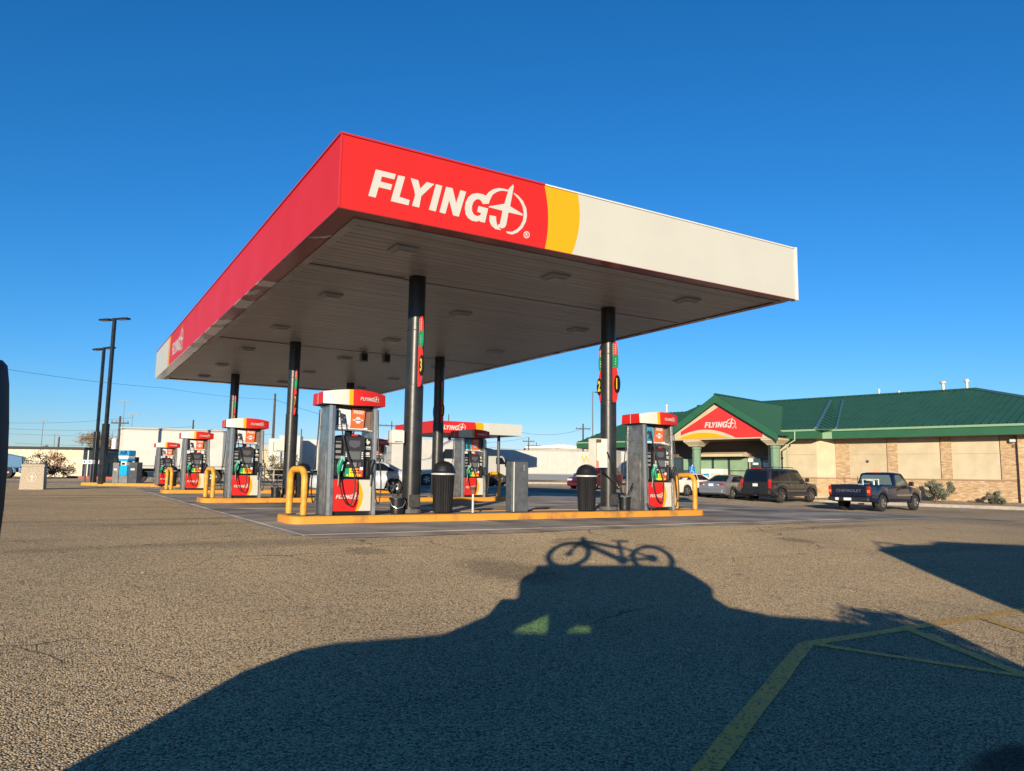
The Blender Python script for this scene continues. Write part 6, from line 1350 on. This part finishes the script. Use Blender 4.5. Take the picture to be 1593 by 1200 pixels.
# ------------------------------------------------------------------ utility poles, signs, wires
def upole(lab, px, D, pytop, arm=.0, r=.12, name='utility_pole', lamp=False, M=WOOD, extra=False):
    x, y = at(px, D); zt = zh(px, pytop, D); t = thing(name, lab, 'pole', (x, y, -.3), YAW-PI/2+.1, None); mb = MB(); mb.tube([(0, 0, 0), (0, 0, zt+.3)], [r, r*.6], 8); mb.build('shaft', M, t, 50)
    if arm: mb = MB(); mb.box(-arm, arm, -.06, .06, zt-.6, zt-.45); mb.build('crossarm', M, t); mb = MB(); [mb.tube([(q*arm, 0, zt-.45), (q*arm, 0, zt-.2)], .05, 6) for q in (-.9, -.4, .4, .9)]; mb.build('insulators', MGREY, t)
    if lamp: mb = MB(); mb.box(-lamp, lamp, -.08, .08, zt+.22, zt+.32); mb.build('lamp_arm', MGREY, t)
    if extra: mb = MB(); mb.tube([(-.42, 0, zt-3.6), (-.42, 0, zt-2.4)], .3, 10); mb.build('transformer', PLATE, t, 50)
    return t
upole('wooden utility pole with a white transformer, right of the lamp poles', 181, 88, 648, 1.0, .2, extra=True)
upole('tall wooden pole between the second left pump and its column', 422, 95, 613, .0, .22)
upole('short wooden pole top above the white box truck', 296, 105, 654, 0, .18)
upole('distant wooden pole with crossarm left of the near thick column', 607, 130, 656, 2.2, .13)
upole('thin pole just right of the second left column', 466, 110, 668, 0, .12); upole('pole rising behind the far canopy', 696, 120, 645, 0, .12)
upole('utility pole with crossarm, left of the shop roof end', 907, 120, 660, 1.2, .2); upole('distant double pole above the long trailer', 822, 150, 681, 1.2, .16); upole('farthest faint crossarm pole above the long trailer', 834, 190, 689, 2.4, .14)
upole('stubby pole behind the white brick building', 88, 120, 680, 0, .2)
MP = mat('grey_mast', (.22, .23, .24), .6)
for k, (px, py, ln) in enumerate(((61, 655, .9), (81, 676, .7), (186, 624, 1.6), (200, 645, 1.5), (171, 671, 1.), (148, 690, .8))):
    upole(['tall thin highway light mast over the white brick building', 'second thin light mast over the white brick building', 'tallest thin light mast behind the wooden pole', 'thin light mast left of the box truck', 'short faint light mast behind the lamp poles', 'faintest short mast behind the lamp poles'][k], px, 160, py, 0, .11, 'light_mast', ln, MP)
x, y = at(156, 115); t = thing('road_sign', 'small green road sign beyond the lamp poles', 'sign', (x, y, 0), YAW-PI/2); zt = zh(156, 690, 115)
mb = MB(); mb.tube([(0, 0, -.3), (0, 0, zt+.2)], .08, 6); mb.build('post', MP, t); mb = MB(); mb.bbox(-.35, .8, -.06, -.0, zt-.2, zt+.55, .02); mb.build('sign_plate', mat('road_sign_green', (.01, .28, .18), .5), t)
WIR = mat('dark_wire', (.06, .06, .07), .7)
def wire(lab, pts, r=.025, sag=.6):
    mb = MB(); P_ = []
    for (a, b) in zip(pts[:-1], pts[1:]):
        (pa_, pya, Da), (pb_, pyb, Db) = a, b
        for k in range(13):
            u = k/12; xa, ya = at(pa_, Da); xb, yb = at(pb_, Db); P_.append((xa+(xb-xa)*u, ya+(yb-ya)*u, zh(pa_, pya, Da)*(1-u)+zh(pb_, pyb, Db)*u-sag*4*u*(1-u)))
        P_ = P_[:-1]
    P_.append((xb, yb, zh(pb_, pyb, Db))); mb.tube(P_, r, 4, cap=False); o = mb.build('power_line', WIR, None); tag(o, lab, 'power line', 'power lines crossing behind the station')
wire('power line sloping down from the upper left past both lamp poles', [(-60, 565, 60), (250, 604, 85), (422, 622, 95)], .014, .25)
wire('power line from the tall wooden pole to the right behind the pumps', [(422, 622, 95), (607, 662, 130), (760, 690, 180)], .02, .8)
for k, (y0_, y1_, px0, px1, D) in enumerate(((655, 650, -60, 200, 150), (664, 664, -60, 300, 150), (672, 676, -60, 420, 160), (690, 690, 20, 420, 180), (693, 697, 300, 640, 170), (671, 668, 800, 907, 120), (685, 681, 700, 822, 150), (696, 692, 760, 907, 150), (697, 699, 480, 610, 140))):
    wire(['topmost of the far wires at the left', 'second far wire at the left', 'third far wire crossing left of the canopy', 'lowest far wire over the white brick building', 'low wire behind the left pumps', 'wire running to the pole left of the shop roof', 'wire right of the far canopy', 'lowest wire above the long trailer', 'short wire behind the second left column'][k], [(px0, y0_, D), (px1, y1_, D)], .022, .8)
# ------------------------------------------------------------------ vehicles behind the camera whose shadows fall into the view
hx, hy = math.cos(SUN_AZ), math.sin(SUN_AZ); BACK = 1.2
O_ = (CAMP.x-hx*BACK, CAMP.y-hy*BACK); oz = gz(*O_)
# local x = to the right as seen from the sun, local y = towards the scene (y<0 is towards the sun)
ov = thing('own_pickup', 'dark pickup truck with a raised cab carrying a bicycle, standing behind the viewpoint', 'pickup truck', (O_[0], O_[1], oz), SUN_AZ-PI/2)
DP = mat('dark_truck_paint', (.03, .035, .045), .3, coat=.5)
def plate2(poly, holes, y0, y1, nm, M, par):
    cu = bpy.data.curves.new('c', 'CURVE'); cu.dimensions = '2D'; cu.fill_mode = 'BOTH'; cu.extrude = abs(y1-y0)/2
    for P_ in [poly]+holes:
        s_ = cu.splines.new('POLY'); s_.points.add(len(P_)-1); s_.use_cyclic_u = True
        for q, p in zip(s_.points, P_): q.co = (p[0], p[1], 0, 1)
    o = bpy.data.objects.new('c', cu); COL.objects.link(o); bpy.context.view_layer.update()
    me = bpy.data.meshes.new_from_object(o.evaluated_get(bpy.context.evaluated_depsgraph_get())); bpy.data.objects.remove(o)
    me.transform(Matrix.Rotation(PI/2, 4, 'X')); me.transform(Matrix.Translation((0, (y0+y1)/2, 0))); me.materials.clear(); me.materials.append(M)
    o = bpy.data.objects.new(nm, me); COL.objects.link(o); o.parent = par; return o
outline = [(-2.02, .45), (-2.08, .88), (-2.17, 1.02), (-2.22, 1.21), (-2.10, 1.34), (-1.95, 1.39), (-1.30, 1.48), (-1.12, 1.63), (-.95, 1.86), (-1.05, 2.03), (-1.06, 2.12), (-.98, 2.22), (-.8, 2.31), (-.5, 2.36), (.2, 2.42), (.68, 2.42), (.86, 2.2), (.92, 2.08), (.87, 1.95), (.95, 1.85), (1.28, 1.77), (1.66, 1.76), (2.22, 1.72), (2.47, 1.58), (2.6, 1.45), (2.62, .45)]
holes = [[(-.85, 1.52), (-.56, 1.52), (-.62, 1.69)], [(-.45, 1.54), (-.24, 1.545), (-.26, 1.605), (-.35, 1.60)]]
def tq(p): return (p[0]*.78, p[1]-.1) if p[1] > 1.8 and abs(p[0]) < 1.2 else p
for y0, y1 in ((0, -.05), (-1.75, -1.8)): plate2(outline if y0 == 0 else [tq(p) for p in outline], holes if y0 == 0 else [[(x, z+.38) for x, z in h_] for h_ in holes], y0, y1, 'side_panel', DP, ov)

mb = MB()
for (a, b) in zip(outline[:-1], outline[1:]):
    mb.add([(a[0], -.05, a[1]), (b[0], -.05, b[1]), (*tq(b)[:1], -1.75, tq(b)[1]), (*tq(a)[:1], -1.75, tq(a)[1])], [(0, 1, 2, 3)])
mb.add([(outline[0][0], -.05, .45), (outline[-1][0], -.05, .45), (outline[-1][0], -1.75, .45), (outline[0][0], -1.75, .45)], [(0, 1, 2, 3)]); mb.build('outer_skin', DP, ov, 0, False)
for x in (-1.4, 1.8):
    for y, sd in ((-.13, 1), (-1.67, -1)): wheel(ov, x, y, .40, sd, .26, .6)
TG = bpy.data.materials.new('green_tinted_pane'); TG.use_nodes = True; tn = TG.node_tree; tb_ = tn.nodes.new('ShaderNodeBsdfTransparent'); tb_.inputs[0].default_value = (.55, .85, .5, 1); tn.links.new(tb_.outputs[0], tn.nodes['Material Output'].inputs[0])
for h_ in holes: mb = MB(); mb.prism(h_, 'y', -.03, -.02); mb.build('window_pane', TG, ov)
mb = MB(); mb.bbox(-2.19, -2.10, -.2, .012, 1.0, 1.18, .02); mb.build('headlight', HEAD, ov)
for k in range(1): mb = MB(); mb.tube([(1.6, -.5, 1.72), (1.9, -.4, 1.88), (2.05, -.4, 2.03), (2.03, -.4, 2.05)], .012, 5)
mb.tube([(2.2, -.5, 1.7), (2.25, -.45, 1.85), (2.08, -.4, 1.99)], .02, 5); mb.tube([(2.4, -.5, 1.6), (2.52, -.45, 1.86), (2.35, -.45, 1.93), (2.18, -.4, 1.95)], [.06, .045, .03, .01], 5); mb.tube([(1.9, -.5, 1.7), (2.0, -.45, 1.82), (1.84, -.4, 1.88)], .015, 5)
rb = random.Random(4)  # sticks and twigs added out of view for the wispy shadow they cast
for k in range(46):
    a = Vector((rb.uniform(2.1, 2.6), -.45, rb.uniform(1.5, 1.74))); tip = Vector((rb.uniform(1.78, 2.5), -.45+rb.uniform(-.15, .1), rb.uniform(1.78, 2.02)))
    if tip.x > a.x: tip.x = a.x-.1
    md = (a+tip)/2+Vector((.05, 0, .07)); mb.tube([a, md, tip], [.018, .022, .003], 4)
br_ = mb.build('tied_branches', WOOD, None); br_.location = (O_[0], O_[1], oz); br_.rotation_euler = (0, 0, SUN_AZ-PI/2); tag(br_, 'bundle of cut branches lying in the load bed of the pickup behind the viewpoint', 'branches')
bk = thing('roof_bicycle', 'mountain bicycle carried upright on the roof of the pickup behind the viewpoint', 'bicycle', (O_[0], O_[1], oz), SUN_AZ-PI/2)
yb = -.5; BM = mat('bicycle_black', (.02, .02, .02), .4); DZ = .108
def ringt(cx, cz, r, w_): n = 32; return [(cx+r*math.cos(2*PI*k/n), yb, cz+DZ+r*1.12*math.sin(2*PI*k/n)) for k in range(n+1)], w_
for cx, cz in ((-.70, 2.60), (.38, 2.58)):
    p, w_ = ringt(cx, cz, .250, .042); mb = MB(); mb.tube(p, w_, 8, cap=False); wq = mb.build('wheel', TYRE, bk, 60)
    mb = MB()
    for k in range(14): a = 2*PI*k/14; mb.tube([(cx, yb, cz+DZ), (cx+.25*math.cos(a), yb, cz+DZ+.28*math.sin(a))], .002, 3)
    mb.lathe([(.0, 0)], 3) if False else None; mb.tube([(cx, yb-.05, cz+DZ), (cx, yb+.05, cz+DZ)], .05 if cx < 0 else .075, 10); mb.build('spokes', CHROME, wq)
z_ = DZ
fr = [((-.70, 2.60), (-.66, 2.83), .02), ((-.66, 2.80), (-.58, 3.03), .026), ((-.62, 2.97), (-.06, 2.92-.12), .028), ((-.60, 2.90), (.0, 2.50), .034), ((.0, 2.50), (-.06, 2.96), .022), ((.0, 2.50), (.38, 2.58), .02), ((-.05, 2.84), (.38, 2.58), .017)]
mb = MB()
for a, b, r in fr: mb.tube([(a[0], yb, a[1]+z_), (b[0], yb, b[1]+z_)], r*1.45, 8)
mb.build('frame', BM, bk, 60)
mb = MB(); mb.tube([(-.58, yb, 3.03+z_), (-.62, yb, 3.07+z_)], .035, 8); mb.tube([(-.62, yb-.3, 3.02+z_), (-.62, yb, 3.05+z_), (-.62, yb+.3, 3.02+z_)], .02, 8); mb.tube([(-.62, yb, 3.03+z_), (-1.0, yb, 2.97+z_)], .013, 6); mb.build('handlebar', BM, bk, 60)
mb = MB(); mb.loft([[(-.18, yb-.02, 2.985+z_), (-.18, yb+.02, 2.985+z_), (-.18, yb+.02, 3.01+z_), (-.18, yb-.02, 3.01+z_)], [(.08, yb-.08, 2.98+z_), (.08, yb+.08, 2.98+z_), (.08, yb+.08, 3.02+z_), (.08, yb-.08, 3.02+z_)]]); mb.build('saddle', BLK, bk)
mb = MB(); mb.tube([(.0, yb, 2.5+z_), (.1, yb+.08, 2.62+z_), (.1, yb+.16, 2.62+z_)], .014, 6); mb.tube([(.0, yb-.05, 2.5+z_), (.0, yb+.05, 2.5+z_)], .075, 12); mb.build('crank', CHROME, bk, 60)
mb = MB(); mb.tube([(.2, yb, 2.93+z_), (.62, yb, 2.90+z_)], .012, 6); mb.tube([(.3, yb-.12, 2.92+z_), (.68, yb-.12, 2.88+z_)], .01, 6); mb.build('rear_carrier', BM, bk, 60)
mb = MB(); mb.box(-1.0, .7, -.6, -.4, 2.36, 2.42); mb.build('roof_bar', DGREY, ov)
# motorhome to the right behind the viewpoint
rv = thing('motorhome', 'tall pale motorhome standing behind and to the right of the viewpoint', 'motorhome', (O_[0], O_[1], oz), SUN_AZ-PI/2)
RVO = [(3.45, .5), (3.60, 1.7), (3.72, 2.2), (3.84, 2.75), (3.90, 3.08), (4.05, 3.16), (4.5, 3.28), (5.1, 3.34), (5.40, 3.48), (5.8, 3.48), (9.5, 3.48), (11.5, 3.45), (11.6, .5)]
mb = MB(); mb.prism(RVO, 'y', 0, -2.4); mb.build('body', mat('motorhome_cream', (.6, .58, .5), .4), rv)
mb = MB(); mb.tube([(3.95, -.3, 3.1), (4.12, -.3, 3.30), (4.22, -.3, 3.40), (4.6, -.3, 3.36)], [.012, .02, .028, .02], 6); mb.build('air_horn_rail', DGREY, rv)
for k in range(3): mb = MB(); mb.box(5.2+k*2, 6.4+k*2, .002, .014, 1.7, 2.5); mb.build('side_window', GLS, rv)
mb = MB(); mb.box(3.9, 11.3, .002, .01, 1.1, 1.3); mb.build('side_stripe', NAVY, rv)
for x in (4.9, 10): wheel(rv, x, -.15, .45, 1, .28, .6)
# dark door mirror at the left edge of the view
p = CAMP+d_*1.05+r2*(-.7465)+u2*(-.112)
t = thing('mirror_housing', 'dark mirror housing at the extreme left edge of the view', 'mirror', p, YAW-PI/2)
mb = MB(); prof = [(-.012, .155), (-.004, .147), (.001, .12), (.0065, .06), (.010, .0), (.0105, -.06), (.008, -.12), (.0065, -.145), (-.001, -.155), (-.003, -.26)]
mb.loft([[(-.2, -.0, z-.0), (hwd-.002, -.0, z), (hwd, .005, z), (hwd-.003, .04, z), (-.2, .04, z)] for hwd, z in prof]); mb.build('shell', DARK, t, 40)
mb = MB(); mb.tube([(-.1, 0, -.25), (-.3, -.05, -.5), (-.9, -.3, -.7)], .03, 8); mb.build('mounting_arm', DARK, t, 50)
mb = MB(); mb.box(-.19, -.02, -.006, -.001, -.1, .12); mb.build('mirror_glass', mat('mirror_face', (.02, .02, .02), .05), t)
